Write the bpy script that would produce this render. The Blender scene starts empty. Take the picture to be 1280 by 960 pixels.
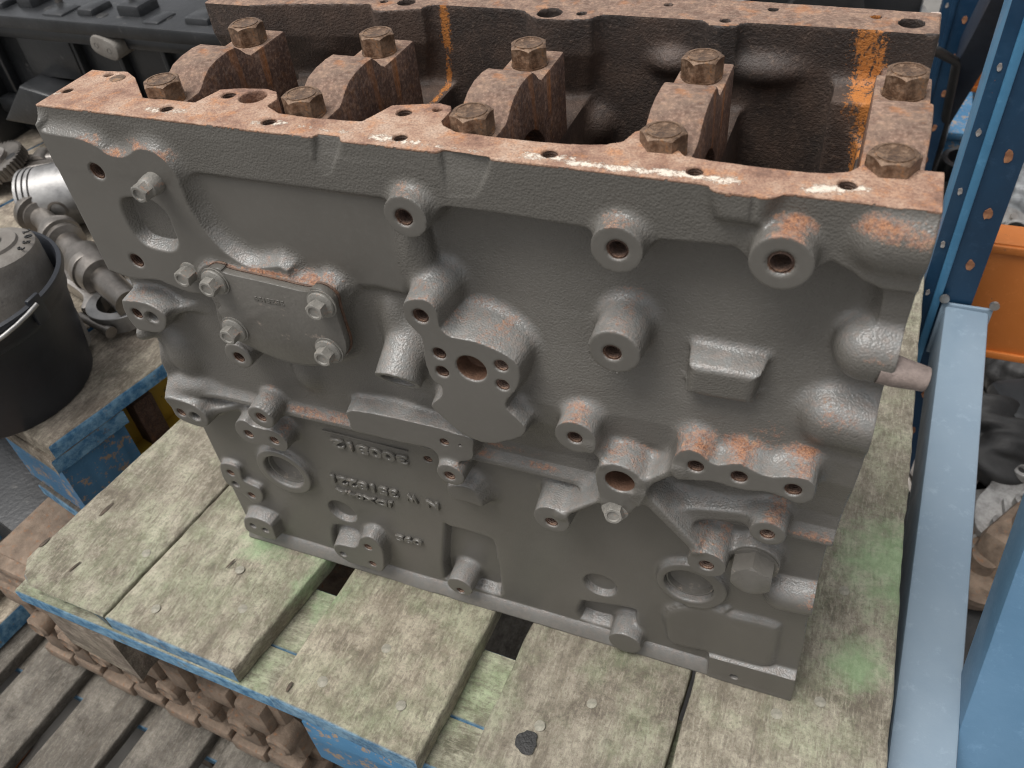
import bpy, bmesh, math, random
import numpy as np
from mathutils import Vector, Matrix
random.seed(7)
rng = np.random.default_rng(7)
S = bpy.context.scene
COL = S.collection
R = math.radians
# ------------------------------------------------------------------ camera, light, exposure
cam_d = bpy.data.cameras.new('camera'); cam = bpy.data.objects.new('camera', cam_d); COL.objects.link(cam)
cam_d.sensor_width = 36; cam_d.lens = 29.7365; cam_d.clip_start = 0.02; cam_d.clip_end = 200
cam.matrix_world = Matrix([[0.9284939,-0.1938055,0.3167627,0.486599], [0.3620167,0.6624221,-0.6558513,-0.3610846], [-0.082723,0.7236272,0.6852157,0.6746393], [0.0,0.0,0.0,1.0]])
cam_d.dof.use_dof = True; cam_d.dof.focus_distance = 0.62; cam_d.dof.aperture_fstop = 14
S.render.engine = 'CYCLES'; S.cycles.pixel_filter_type = 'BLACKMAN_HARRIS'; S.cycles.filter_width = 1.1
S.camera = cam
S.render.resolution_x = 1024; S.render.resolution_y = 768
W = bpy.data.worlds.new('World'); S.world = W; W.use_nodes = True
wn = W.node_tree.nodes; wl = W.node_tree.links
sky = wn.new('ShaderNodeTexSky'); sky.sky_type = 'NISHITA'; sky.sun_disc = False
SUN_EL, SUN_AZ = R(70), R(228)
sky.sun_elevation = SUN_EL; sky.sun_rotation = SUN_AZ
sky.air_density = 1.0; sky.dust_density = 4.0; sky.ozone_density = 1.0
hsv = wn.new('ShaderNodeHueSaturation'); hsv.inputs['Saturation'].default_value = 0.12
wl.new(sky.outputs[0], hsv.inputs['Color'])
wl.new(hsv.outputs[0], wn['Background'].inputs[0]); wn['Background'].inputs[1].default_value = 0.095
sd = bpy.data.lights.new('sun', 'SUN'); sd.energy = 1.5; sd.angle = R(34); sd.color = (1.0, 0.97, 0.93)
sun = bpy.data.objects.new('sun', sd); COL.objects.link(sun)
sv = Vector((math.sin(SUN_AZ)*math.cos(SUN_EL), math.cos(SUN_AZ)*math.cos(SUN_EL), math.sin(SUN_EL)))
sun.rotation_euler = sv.to_track_quat('Z', 'Y').to_euler(); sun.location = (0, 0, 4)
S.view_settings.view_transform = 'Standard'; S.view_settings.look = 'None'
S.view_settings.exposure = 0.75; S.view_settings.gamma = 1
# ------------------------------------------------------------------ material helpers
class NT:
    def __init__(s, name):
        s.m = bpy.data.materials.new(name); s.m.use_nodes = True
        s.n = s.m.node_tree.nodes; s.l = s.m.node_tree.links
        s.b = s.n['Principled BSDF']
    def new(s, t, **k):
        n = s.n.new(t)
        for a, v in k.items(): setattr(n, a, v)
        return n
    def put(s, sock, v):
        if hasattr(v, 'is_output') or isinstance(v, bpy.types.NodeSocket): s.l.new(v, sock)
        else: sock.default_value = v
    def noise(s, scale, detail=5, rough=.6, vec=None, dist=0, col=False):
        n = s.new('ShaderNodeTexNoise'); n.inputs['Scale'].default_value = scale; n.inputs['Detail'].default_value = detail
        n.inputs['Roughness'].default_value = rough; n.inputs['Distortion'].default_value = dist
        if vec is not None: s.l.new(vec, n.inputs['Vector'])
        return n.outputs[1 if col else 0]
    def coord(s, scale=(1, 1, 1), rot=(0, 0, 0)):
        t = s.new('ShaderNodeTexCoord'); m = s.new('ShaderNodeMapping'); m.inputs['Scale'].default_value = scale; m.inputs['Rotation'].default_value = rot
        s.l.new(t.outputs['Object'], m.inputs['Vector']); return m.outputs[0]
    def ramp(s, f, stops):
        r = s.new('ShaderNodeValToRGB'); e = r.color_ramp.elements
        while len(e) < len(stops): e.new(.5)
        for i, (p, c) in enumerate(stops):
            e[i].position = p; e[i].color = (*c, 1) if isinstance(c, tuple) else (c, c, c, 1)
        s.put(r.inputs[0], f); return r.outputs[0]
    def mix(s, f, a, b, mode='MIX'):
        m = s.new('ShaderNodeMix', data_type='RGBA', blend_type=mode)
        s.put(m.inputs[0], f)
        for i, v in ((6, a), (7, b)):
            if isinstance(v, tuple): v = (*v, 1) if len(v) == 3 else v
            s.put(m.inputs[i], v)
        return m.outputs[2]
    def math(s, op, a, b=0., clamp=False):
        m = s.new('ShaderNodeMath', operation=op, use_clamp=clamp); s.put(m.inputs[0], a); s.put(m.inputs[1], b); return m.outputs[0]
    def bump(s, h, strength, dist=.001, prev=None):
        b = s.new('ShaderNodeBump'); b.inputs['Strength'].default_value = 1; b.inputs['Distance'].default_value = dist
        s.put(b.inputs['Strength'], strength); s.l.new(h, b.inputs['Height'])
        if prev is not None: s.l.new(prev, b.inputs['Normal'])
        return b.outputs[0]
    def rnd(s):
        return s.new('ShaderNodeObjectInfo').outputs['Random']
    def out(s, col, rough=.5, metal=0., normal=None, spec=.5):
        if isinstance(col, tuple): col = (*col, 1)
        s.put(s.b.inputs['Base Color'], col); s.put(s.b.inputs['Roughness'], rough); s.put(s.b.inputs['Metallic'], metal)
        s.put(s.b.inputs['Specular IOR Level'], spec)
        if normal is not None: s.l.new(normal, s.b.inputs['Normal'])
        return s.m

PAINT = (.155, .152, .142)
def rust_cols(t, vec, sc=1.0, light=0.):
    """mottled rust: returns colour socket"""
    big = t.noise(38*sc, 6, .65, vec); fine = t.noise(420*sc, 4, .7, vec); mid = t.noise(130*sc, 5, .7, vec, .4)
    c = t.ramp(big, [(.30, (.095+light, .058+light*.85, .045+light*.7)), (.5, (.17+light, .10+light*.85, .074+light*.75)), (.62, (.26+light, .155+light*.85, .11+light*.7)), (.75, (.34+light, .22+light, .16+light))])
    c = t.mix(t.ramp(mid, [(.50, 0.), (.70, .5)]), c, (.33, .14, .045))
    c = t.mix(t.ramp(fine, [(.52, 0.), (.75, .5)]), c, (.40, .29, .22))
    c = t.mix(t.ramp(fine, [(.35, .75), (.6, 0.)]), c, (.05, .027, .02))
    return c, fine, mid
def mat_casting():
    t = NT('painted_casting'); v = t.coord()
    at = t.new('ShaderNodeAttribute', attribute_name='masks'); sp = t.new('ShaderNodeSeparateColor'); t.l.new(at.outputs['Color'], sp.inputs[0])
    rust, mach, resid, smooth = sp.outputs[0], sp.outputs[1], sp.outputs[2], at.outputs['Alpha']
    dust_and_light = t.new('ShaderNodeAttribute', attribute_name='dust').outputs['Fac']
    n1 = t.noise(9, 4, .5, v); n2 = t.noise(700, 3, .6, v); n3 = t.noise(220, 5, .65, v); n4 = t.noise(60, 5, .7, v)
    paint = t.mix(t.ramp(n1, [(.3, 0.), (.7, 1.)]), (.098, .091, .080), (.124, .116, .103))
    paint = t.mix(t.ramp(n3, [(.5, 0.), (.8, .25)]), paint, (.165, .157, .142))
    # pale dust on the ledges, plus sky light painted onto up-facing fillets
    dm = t.math('MULTIPLY', dust_and_light, t.ramp(n4, [(.3, .45), (.65, 1.)]), True)
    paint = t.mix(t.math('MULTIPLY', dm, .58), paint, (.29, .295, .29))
    dr = t.math('MULTIPLY', dust_and_light, t.ramp(n3, [(.42, 0.), (.7, 1.)]), True)
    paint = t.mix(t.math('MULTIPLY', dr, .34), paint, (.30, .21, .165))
    rc, fine, mid = rust_cols(t, v, 1.0, .03)
    oc = t.ramp(t.noise(330, 5, .7, v), [(.32, (.11, .055, .04)), (.44, (.24, .13, .09)), (.55, (.37, .20, .13)), (.66, (.46, .25, .13)), (.76, (.30, .20, .16))])
    oc = t.mix(t.math('MULTIPLY', t.ramp(rust, [(.90, 0.), (1.15, 1.)]), t.ramp(n3, [(.42, 0.), (.58, 1.)])), oc, t.mix(t.ramp(t.noise(800, 3, .7, v), [(.4, 0.), (.6, 1.)]), (.14, .055, .03), (.42, .19, .09)))
    rm = t.math('ADD', t.math('MULTIPLY', rust, .8), t.math('ADD', t.math('MULTIPLY', t.math('SUBTRACT', n3, .5), 1.5), t.math('MULTIPLY', t.math('SUBTRACT', t.noise(560, 4, .75, v), .5), 1.6)))
    rmask = t.math('MULTIPLY', t.ramp(rm, [(.38, 0.), (.85, 1.)]), t.ramp(rust, [(.02, 0.), (.35, 1.)]))
    c = t.mix(t.math('MULTIPLY', rmask, .85), paint, oc)
    mc = t.ramp(t.noise(26, 8, .8, v), [(.34, (.12, .065, .045)), (.43, (.26, .145, .098)), (.52, (.38, .24, .165)), (.62, (.46, .33, .245)), (.72, (.34, .24, .19))])
    mc = t.mix(t.ramp(t.noise(70, 6, .75, v), [(.52, 0.), (.66, .7)]), mc, (.46, .20, .08))
    mc = t.mix(t.ramp(n2, [(.3, .75), (.55, 0.)]), mc, (.16, .09, .065))
    mc = t.mix(t.ramp(mach, [(.55, 1.), (.9, 0.)]), mc, t.mix(n3, (.05, .028, .02), (.20, .11, .07)))  # hole walls coloured darker, shade inside the holes painted in
    c = t.mix(t.ramp(mach, [(0., 0.), (.45, 1.)]), c, mc)
    rs = t.math('MULTIPLY', t.ramp(t.math('ADD', resid, t.math('ADD', t.math('MULTIPLY', t.math('SUBTRACT', t.noise(150, 6, .75, v, .6), .5), 3.2), t.math('MULTIPLY', t.math('SUBTRACT', t.noise(480, 4, .7, v, .6), .5), 2.2))), [(.62, 0.), (1.0, 1.)]), t.ramp(resid, [(.02, 0.), (.15, 1.)]))
    c = t.mix(t.math('MULTIPLY', rs, .9), c, (.70, .62, .52))
    rough = t.mix(mach, t.mix(rmask, t.ramp(n3, [(.3, .30), (.7, .44)]), (.85, .85, .85)), (.72, .72, .72))
    # fine orange-peel of the sprayed cast skin, weaker on machined pads
    vo = t.new('ShaderNodeTexVoronoi', feature='SMOOTH_F1'); vo.inputs['Scale'].default_value = 820; t.l.new(v, vo.inputs['Vector'])
    h = t.math('ADD', t.math('MULTIPLY', vo.outputs['Distance'], -1.0), t.math('ADD', t.math('MULTIPLY', t.noise(650, 0, .4, v), .4), t.math('MULTIPLY', t.noise(120, 0, .4, v), .12)))
    st = t.math('SUBTRACT', 1., t.math('MULTIPLY', smooth, .88))
    b1 = t.bump(h, t.math('MULTIPLY', st, .8), .00046)
    b2 = t.bump(t.math('ADD', t.math('MULTIPLY', rs, 2.), t.math('MULTIPLY', n2, t.math('ADD', rmask, t.math('MULTIPLY', mach, .5)))), .6, .0006, b1)
    return t.out(c, rough, 0., b2)
def mat_rusty(name, light=0., orange=.5, dark=0., sc=1.):
    t = NT(name); v = t.coord()
    c, fine, mid = rust_cols(t, v, sc, light)
    streak = t.noise(60, 4, .6, t.coord((1, 1, .12)))
    c = t.mix(t.math('MULTIPLY', t.ramp(streak, [(.56, 0.), (.68, 1.)]), orange), c, (.42, .15, .035))
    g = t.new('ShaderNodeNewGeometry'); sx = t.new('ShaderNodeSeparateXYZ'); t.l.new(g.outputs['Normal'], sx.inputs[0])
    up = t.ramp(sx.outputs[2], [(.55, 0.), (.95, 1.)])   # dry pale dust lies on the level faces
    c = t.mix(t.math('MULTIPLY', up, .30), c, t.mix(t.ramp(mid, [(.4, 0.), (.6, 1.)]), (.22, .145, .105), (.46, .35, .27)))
    if dark: c = t.mix(dark, c, (.035, .028, .024))
    b = t.bump(t.math('ADD', fine, t.math('MULTIPLY', mid, .8)), .8, .0009)
    return t.out(c, .78, 0., b, .35)
def mat_dark_iron():
    t = NT('dark_cast_iron'); v = t.coord()
    c = t.ramp(t.noise(14, 6, .7, v), [(.3, (.028, .024, .022)), (.45, (.05, .037, .031)), (.6, (.085, .057, .044)), (.75, (.13, .086, .066))])
    c = t.mix(t.ramp(t.noise(260, 3, .7, v), [(.55, 0.), (.75, .4)]), c, (.24, .17, .13))
    st = t.new('ShaderNodeAttribute', attribute_name='streak').outputs['Fac']
    sm = t.ramp(t.math('ADD', st, t.math('MULTIPLY', t.math('ADD', t.math('SUBTRACT', t.noise(110, 5, .75, t.coord((1, 1, .35))), .5), t.math('SUBTRACT', t.noise(420, 4, .75, v), .5)), 2.4)), [(.62, 0.), (1.05, 1.)])
    c = t.mix(t.math('MULTIPLY', sm, t.ramp(st, [(.05, 0.), (.3, 1.)])), c, (.42, .16, .04))
    b = t.bump(t.math('ADD', t.noise(520, 1, .5, v), t.math('MULTIPLY', t.noise(1100, 1, .5, v), .6)), .8, .0007)
    return t.out(c, .6, 0., b, .4)
def mat_bolt():
    t = NT('weathered_bolt'); v = t.coord(); n = t.noise(120, 6, .75, v); n2 = t.noise(500, 4, .7, v)
    c = t.ramp(n, [(.32, (.06, .035, .022)), (.46, (.15, .088, .052)), (.56, (.25, .165, .11)), (.66, (.30, .15, .065)), (.78, (.36, .27, .20))])
    c = t.mix(t.ramp(n2, [(.35, .5), (.55, 0.)]), c, (.07, .045, .03))
    return t.out(c, t.ramp(n, [(.4, .38), (.6, .7)]), .35, t.bump(t.math('ADD', n2, n), .6, .0007))
def mat_metal(name, c0, c1, rough=.35, metal=.8, sc=30, bump=.25):
    t = NT(name); v = t.coord()
    n = t.noise(sc, 6, .7, v)
    return t.out(t.mix(t.ramp(n, [(.35, 0.), (.68, 1.)]), c0, c1), t.ramp(n, [(.3, rough*.8), (.7, min(1, rough*1.4))]), metal, t.bump(t.noise(sc*14, 3, .6, v), bump, .0008))
def mat_plain(name, c0, c1, rough=.6, sc=20, bump=.3, dirt=None, spec=.5):
    t = NT(name); v = t.coord()
    c = t.mix(t.ramp(t.noise(sc, 6, .65, v), [(.35, 0.), (.65, 1.)]), c0, c1)
    if dirt: c = t.mix(t.ramp(t.noise(sc*3.3, 7, .75, v), [(dirt[1], 0.), (dirt[1]+.1, .9)]), c, dirt[0])
    return t.out(c, rough, 0., t.bump(t.noise(sc*12, 4, .6, v), bump, .001), spec)
def mat_wood(name, axis='y', base=((.19, .165, .13), (.34, .305, .25), (.45, .415, .34)), green=.6, blue=0., stain=.6):
    t = NT(name)
    oi = t.rnd(); tc = t.new('ShaderNodeTexCoord'); add = t.new('ShaderNodeVectorMath', operation='ADD')
    cx = t.new('ShaderNodeCombineXYZ'); t.put(cx.inputs[0], t.math('MULTIPLY', oi, 7.3)); t.put(cx.inputs[1], t.math('MULTIPLY', oi, 3.1)); t.put(cx.inputs[2], t.math('MULTIPLY', oi, 5.))
    t.l.new(tc.outputs['Object'], add.inputs[0]); t.l.new(cx.outputs[0], add.inputs[1]); v = add.outputs[0]
    m = t.new('ShaderNodeMapping'); m.inputs['Scale'].default_value = (1, .10, 1) if axis == 'y' else (.10, 1, 1); t.l.new(v, m.inputs[0]); g = m.outputs[0]
    m.inputs['Scale'].default_value = (1, .22, 1) if axis == 'y' else (.22, 1, 1); grain = t.noise(230, 5, .7, g); gr2 = t.noise(48, 5, .65, g, .3); blot = t.noise(17, 8, .78, v); fine = t.noise(330, 4, .7, v); mott = t.noise(75, 6, .72, v)
    c = t.ramp(blot, [(.38, tuple(x*.78 for x in base[0])), (.48, tuple(x*.9 for x in base[1])), (.60, tuple(x*.93 for x in base[2]))])
    c = t.mix(t.ramp(gr2, [(.36, .75), (.52, 0.)]), c, base[0])
    c = t.mix(t.ramp(mott, [(.38, .42), (.52, 0.)]), c, tuple(x*.7 for x in base[0]))
    c = t.mix(t.ramp(t.noise(420, 4, .7, g), [(.5, 0.), (.68, .5)]), c, tuple(min(1, x*1.12) for x in base[2]))
    c = t.mix(t.math('MULTIPLY', t.ramp(t.noise(30, 7, .78, g), [(.50, 0.), (.64, 1.)]), .6), c, tuple(x*.72 for x in base[0]))
    c = t.mix(1., c, t.ramp(oi, [(0., (.78, .77, .74)), (.5, (.93, .93, .89)), (1., (.98, .96, .90))]), 'MULTIPLY')
    if green: c = t.mix(t.math('MULTIPLY', t.ramp(t.noise(11, 7, .75, v), [(.46, 0.), (.66, 1.)]), green), c, t.mix(t.ramp(mott, [(.35, 0.), (.65, 1.)]), (.15, .19, .10), (.36, .42, .27)))
    c = t.mix(t.math('MULTIPLY', t.ramp(t.noise(22, 6, .8, g), [(.58, 0.), (.72, 1.)]), stain), c, (.045, .042, .038))
    c = t.mix(t.ramp(fine, [(.3, .55), (.5, 0.)]), c, (.09, .075, .06))
    c = t.mix(t.ramp(grain, [(.34, .6), (.47, 0.)]), c, (.12, .10, .08))
    if blue:
        ge = t.new('ShaderNodeNewGeometry'); sx = t.new('ShaderNodeSeparateXYZ'); t.l.new(ge.outputs['Normal'], sx.inputs[0])
        side = t.ramp(t.math('ABSOLUTE', sx.outputs[2]), [(.35, 1.), (.6, 0.)])
        chip = t.math('MULTIPLY', t.ramp(t.noise(38, 6, .75, v), [(.60, 1.), (.66, 0.)]), t.ramp(t.math('ABSOLUTE', sx.outputs[1 if blue < .97 else 0]), [(.5, 0.), (.7, 1.)]))
        c = t.mix(t.math('MULTIPLY', t.math('MULTIPLY', side, chip), blue), c, t.mix(t.ramp(mott, [(.4, 0.), (.6, 1.)]), (.05, .15, .27), (.18, .33, .46)))
    if green:   # damp algae that grew along the foot of the block
        gp = t.new('ShaderNodeNewGeometry').outputs['Position']; best = None
        for (px_, py_, rr_) in ((.60, .16, .10), (.575, .05, .05), (.02, .0, .05), (.085, .015, .045), (.10, -.03, .05)):
            dd = t.new('ShaderNodeVectorMath', operation='DISTANCE'); t.l.new(gp, dd.inputs[0]); dd.inputs[1].default_value = (px_, py_, 0)
            q = t.math('SUBTRACT', 1., t.math('DIVIDE', dd.outputs['Value'], rr_), True); best = q if best is None else t.math('MAXIMUM', best, q)
        am = t.ramp(t.math('ADD', best, t.math('MULTIPLY', t.math('SUBTRACT', t.noise(60, 6, .75, v), .5), 1.2)), [(.35, 0.), (.85, .7)])
        c = t.mix(t.math('MULTIPLY', am, t.ramp(best, [(.0, 0.), (.2, 1.)])), c, t.mix(mott, (.10, .19, .07), (.36, .50, .29)))
    h = t.math('ADD', t.math('ADD', t.math('MULTIPLY', grain, 1.), t.math('MULTIPLY', mott, .7)), t.math('MULTIPLY', fine, .5))
    return t.out(c, .88, 0., t.bump(h, .9, .0015), .25)
def mat_blue(name, c0, c1, chips=(.35, .14, .05), lim=.66, rough=.42, sc=16):
    t = NT(name); v = t.coord()
    c = t.mix(t.ramp(t.noise(5, 5, .6, v), [(.3, 0.), (.7, 1.)]), c0, c1)
    c = t.mix(t.ramp(t.noise(60, 6, .8, v), [(.55, 0.), (.75, .35)]), c, tuple(min(1, x*1.5+.05) for x in c1))
    if chips: c = t.mix(t.ramp(t.noise(sc, 6, .8, v), [(lim, 0.), (lim+.03, 1.)]), c, chips)
    return t.out(c, t.ramp(t.noise(40, 4, .6, v), [(.3, rough*.8), (.7, rough*1.3)]), 0., t.bump(t.noise(150, 4, .6, v), .25, .001))
MAT = dict(
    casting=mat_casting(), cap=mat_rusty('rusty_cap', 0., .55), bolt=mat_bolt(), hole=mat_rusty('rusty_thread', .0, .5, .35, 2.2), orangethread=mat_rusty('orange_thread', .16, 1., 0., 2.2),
    iron=mat_dark_iron(), paint=mat_plain('grey_paint', (.100, .093, .082), (.126, .118, .105), .32, 30, .35, ((.30, .25, .21), .60)),
    dustbolt=mat_plain('dusty_grey_paint', (.13, .125, .112), (.25, .235, .21), .5, 60, .4, ((.38, .22, .15), .58)),
    pin=mat_plain('brown_pin', (.13, .10, .088), (.27, .215, .19), .6, 90, .5),
    wood=mat_wood('mouldy_wood', 'y', blue=0.), wood_side=mat_wood('pallet_wood_blue_sides', 'y', green=.5, blue=.85),
    woodx=mat_wood('pallet_wood_cross', 'x', green=.9, blue=.95, base=((.17, .16, .12), (.33, .32, .25), (.46, .45, .36)), stain=.3),
    woodgrey=mat_wood('grey_wood', 'y', base=((.10, .09, .08), (.17, .155, .14), (.25, .23, .205)), green=0., blue=.9, stain=.4),
    woodleft=mat_wood('worn_wood', 'y', base=((.17, .14, .115), (.33, .28, .235), (.48, .42, .35)), green=.1, blue=.98, stain=.5),
    block=mat_wood('rough_block', 'x', base=((.10, .08, .07), (.20, .165, .14), (.33, .28, .24)), green=.1, blue=0., stain=.2),
    bluewood=mat_blue('blue_painted_wood', (.02, .095, .20), (.07, .20, .34), (.30, .22, .15), .55, .6, 45),
    brown=mat_plain('brown_rusty_iron', (.11, .08, .058), (.25, .185, .135), .85, 38, 1., ((.24, .11, .05), .56)),
    black=mat_plain('black_block_paint', (.010, .011, .012), (.022, .023, .025), .33, 12, .5, ((.09, .085, .08), .62)),
    bucket=mat_plain('black_plastic', (.010, .012, .016), (.018, .020, .026), .45, 12, .2, ((.05, .045, .04), .72)),
    capgrey=mat_plain('grey_brown_cap', (.13, .115, .10), (.20, .185, .165), .6, 25, .4, ((.06, .06, .06), .63)),
    steel=mat_metal('bare_steel', (.30, .27, .24), (.50, .47, .44), .35, .85, 25), brightsteel=mat_metal('bright_steel', (.22, .215, .21), (.42, .41, .40), .42, .85, 25),
    darksteel=mat_metal('oily_steel', (.14, .125, .11), (.30, .275, .25), .35, .8, 18),
    rackblue=mat_blue('dark_blue_rack', (.006, .028, .065), (.012, .055, .115)), midblue=mat_blue('blue_rack', (.04, .16, .30), (.08, .24, .40)),
    beamblue=mat_blue('pale_blue_beam', (.17, .235, .30), (.225, .29, .35), (.10, .20, .32), .70, .45, 30),
    postblue=mat_blue('mid_blue_post', (.07, .155, .25), (.11, .21, .32), (.03, .05, .08), .68, .4, 40), orange=mat_blue('orange_beam', (.52, .15, .025), (.62, .20, .04), (.22, .10, .05), .64, .5, 14),
    concrete=mat_plain('concrete', (.13, .125, .115), (.21, .20, .185), .85, 6, .5, ((.07, .065, .06), .60)),
    rubber=mat_plain('black_rubber', (.010, .010, .010), (.025, .024, .023), .55, 30, .8),
    alu=mat_metal('dirty_aluminium', (.22, .21, .20), (.50, .49, .47), .45, .6, 40, .6),
    wrap=mat_plain('plastic_wrap', (.16, .17, .175), (.42, .44, .45), .15, 25, 1.0), purple=mat_plain('purple_cloth', (.05, .035, .09), (.09, .06, .13), .7, 20),
    darkwood=mat_plain('dark_wood_split', (.05, .04, .03), (.10, .075, .055), .9, 60, .6),
    redsteel=mat_plain('dark_red_steel', (.09, .02, .015), (.15, .04, .03), .6, 20), slotorange=mat_plain('rusty_slot', (.12, .04, .02), (.42, .20, .10), .8, 70), slotpale=mat_plain('pale_slot', (.10, .08, .07), (.45, .42, .40), .8, 90), rackdark=mat_plain('near_black_blue', (.008, .014, .03), (.014, .024, .045), .5, 20), palepipe=mat_plain('pale_pipe', (.55, .40, .34), (.70, .58, .50), .5, 20),
    yellow=mat_blue('yellow_metal', (.45, .28, .03), (.55, .36, .05), (.08, .06, .04), .6, .5, 30), nail=mat_plain('nail_head', (.20, .19, .15), (.34, .32, .26), .7, 200, .6),
)
# ------------------------------------------------------------------ object helpers
def link(name, me, mat=None, parent=None, loc=None, rot=None):
    o = bpy.data.objects.new(name, me); COL.objects.link(o)
    if mat is not None and me is not None: me.materials.append(mat)
    if parent is not None: o.parent = parent
    if loc is not None: o.location = loc
    if rot is not None: o.rotation_euler = rot
    return o
def tag(o, label=None, cat=None, group=None, kind=None):
    for k, v in (('label', label), ('category', cat), ('group', group), ('kind', kind)):
        if v: o[k] = v
    return o
def thing(name, label, cat, loc=(0, 0, 0), rotz=0, group=None):
    return tag(link(name, None, None, None, loc, (0, 0, rotz)), label, cat, group)
def bm_mesh(bm, name='mesh', smooth=True, ang=32):
    bmesh.ops.recalc_face_normals(bm, faces=bm.faces)
    me = bpy.data.meshes.new(name); bm.to_mesh(me); bm.free()
    if smooth:
        me.shade_smooth()
        if ang: me.set_sharp_from_angle(angle=R(ang))
    return me
def box_into(bm, c, s, bev=.0, seg=2, mat=None):
    r = bmesh.ops.create_cube(bm, size=1); vs = r['verts']
    bmesh.ops.scale(bm, vec=s, verts=vs)
    if bev:
        es = list({e for v in vs for e in v.link_edges})
        rr = bmesh.ops.bevel(bm, geom=es, offset=bev, segments=seg, affect='EDGES', profile=.5)
        vs = list({v for f in rr['faces'] for v in f.verts} | {v for v in vs if v.is_valid})
    if mat is not None: bmesh.ops.transform(bm, matrix=mat, verts=vs)
    bmesh.ops.translate(bm, vec=c, verts=vs)
    return vs
def box(name, c, s, mat, parent=None, bev=.002, rot=None, loc=None, seg=2):
    bm = bmesh.new(); box_into(bm, (0, 0, 0) if loc is None else c, s, bev, seg)
    return link(name, bm_mesh(bm, name), mat, parent, c if loc is None else loc, rot)
def lathe_into(bm, prof, n=32, axis='z', off=(0, 0, 0), M4=None, cap=True):
    rings = []
    for r, h in prof:
        ring = []
        for i in range(n):
            a = 2*math.pi*i/n; p = (r*math.cos(a), r*math.sin(a), h)
            if axis == 'y': p = (p[0], p[2], p[1])
            if axis == 'x': p = (p[2], p[0], p[1])
            p = Vector(p)
            if M4 is not None: p = M4 @ p
            ring.append(bm.verts.new(p+Vector(off)))
        rings.append(ring)
    for a, b in zip(rings, rings[1:]):
        for i in range(n): bm.faces.new((a[i], a[(i+1) % n], b[(i+1) % n], b[i]))
    if cap:
        for k, rg in ((0, rings[0]), (-1, rings[-1])):
            if prof[k][0] > 1e-6: bm.faces.new(rg)
def lathe(name, prof, mat, parent=None, loc=(0, 0, 0), axis='z', n=32, rot=None, cap=True, ang=32):
    bm = bmesh.new(); lathe_into(bm, prof, n, axis, cap=cap)
    return link(name, bm_mesh(bm, name, True, ang), mat, parent, loc, rot)
def prism_into(bm, pts, h0, h1, axis='y', bev=0):
    """polygon pts (2-D) extruded along an axis; axis y: pts are x,z ; x: pts are y,z ; z: pts are x,y"""
    def P(p, h): return {'y': (p[0], h, p[1]), 'x': (h, p[0], p[1]), 'z': (p[0], p[1], h)}[axis]
    a = [bm.verts.new(P(p, h0)) for p in pts]; b = [bm.verts.new(P(p, h1)) for p in pts]
    fs = [bm.faces.new(a), bm.faces.new(b)]
    n = len(pts)
    for i in range(n): fs.append(bm.faces.new((a[i], a[(i+1) % n], b[(i+1) % n], b[i])))
    if bev:
        bmesh.ops.recalc_face_normals(bm, faces=fs)
        es = list(set(fs[0].edges) | set(fs[1].edges))
        bmesh.ops.bevel(bm, geom=es, offset=bev, segments=2, affect='EDGES', profile=.5, clamp_overlap=True)
def prism(name, pts, h0, h1, mat, parent=None, axis='y', bev=0, loc=None):
    bm = bmesh.new(); prism_into(bm, pts, h0, h1, axis, bev)
    return link(name, bm_mesh(bm, name), mat, parent, loc)
def bar(name, a, b, w, h, mat, parent=None, bev=.002, up=(0, 0, 1)):
    """box from a to b; w across, h along 'up'"""
    a = Vector(a); b = Vector(b); d = b-a; L = d.length; y = d.normalized(); x = y.cross(Vector(up)).normalized(); z = x.cross(y)
    m = Matrix((x, y, z)).transposed().to_4x4()
    bm = bmesh.new(); box_into(bm, (0, 0, 0), (w, L, h), bev, 2)
    o = link(name, bm_mesh(bm, name), mat, parent); o.matrix_local = Matrix.Translation((a+b)/2) @ m
    return o
def tube(name, pts, r, mat, parent=None, n=12, loc=None):
    bm = bmesh.new(); pts = [Vector(p) for p in pts]; rings = []
    for i, p in enumerate(pts):
        d = (pts[min(i+1, len(pts)-1)]-pts[max(i-1, 0)]).normalized(); x = d.orthogonal().normalized() if i == 0 else (px-d*px.dot(d)).normalized(); px = x; y = d.cross(x)
        rr = r[i] if isinstance(r, (list, tuple)) else r
        rings.append([bm.verts.new(p+(x*math.cos(2*math.pi*k/n)+y*math.sin(2*math.pi*k/n))*rr) for k in range(n)])
    for a, b in zip(rings, rings[1:]):
        for k in range(n): bm.faces.new((a[k], a[(k+1) % n], b[(k+1) % n], b[k]))
    bm.faces.new(rings[0]); bm.faces.new(rings[-1])
    return link(name, bm_mesh(bm, name, True, 50), mat, parent, loc)
def copy_tree(o, parent=None):
    c = o.copy(); COL.objects.link(c); c.parent = parent
    for ch in list(o.children): copy_tree(ch, c)
    return c
def catmull(pts, closed=True, sub=5):
    pts = [np.array(p, float) for p in pts]; n = len(pts); out = []
    for i in range(n if closed else n-1):
        p0, p1, p2, p3 = [pts[(i+k) % n] if closed else pts[min(max(i+k, 0), n-1)] for k in (-1, 0, 1, 2)]
        for s in range(sub):
            t = s/sub
            out.append(.5*((2*p1)+(-p0+p2)*t+(2*p0-5*p1+4*p2-p3)*t*t+(-p0+3*p1-3*p2+p3)*t**3))
    if not closed: out.append(pts[-1])
    return np.array(out)
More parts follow.
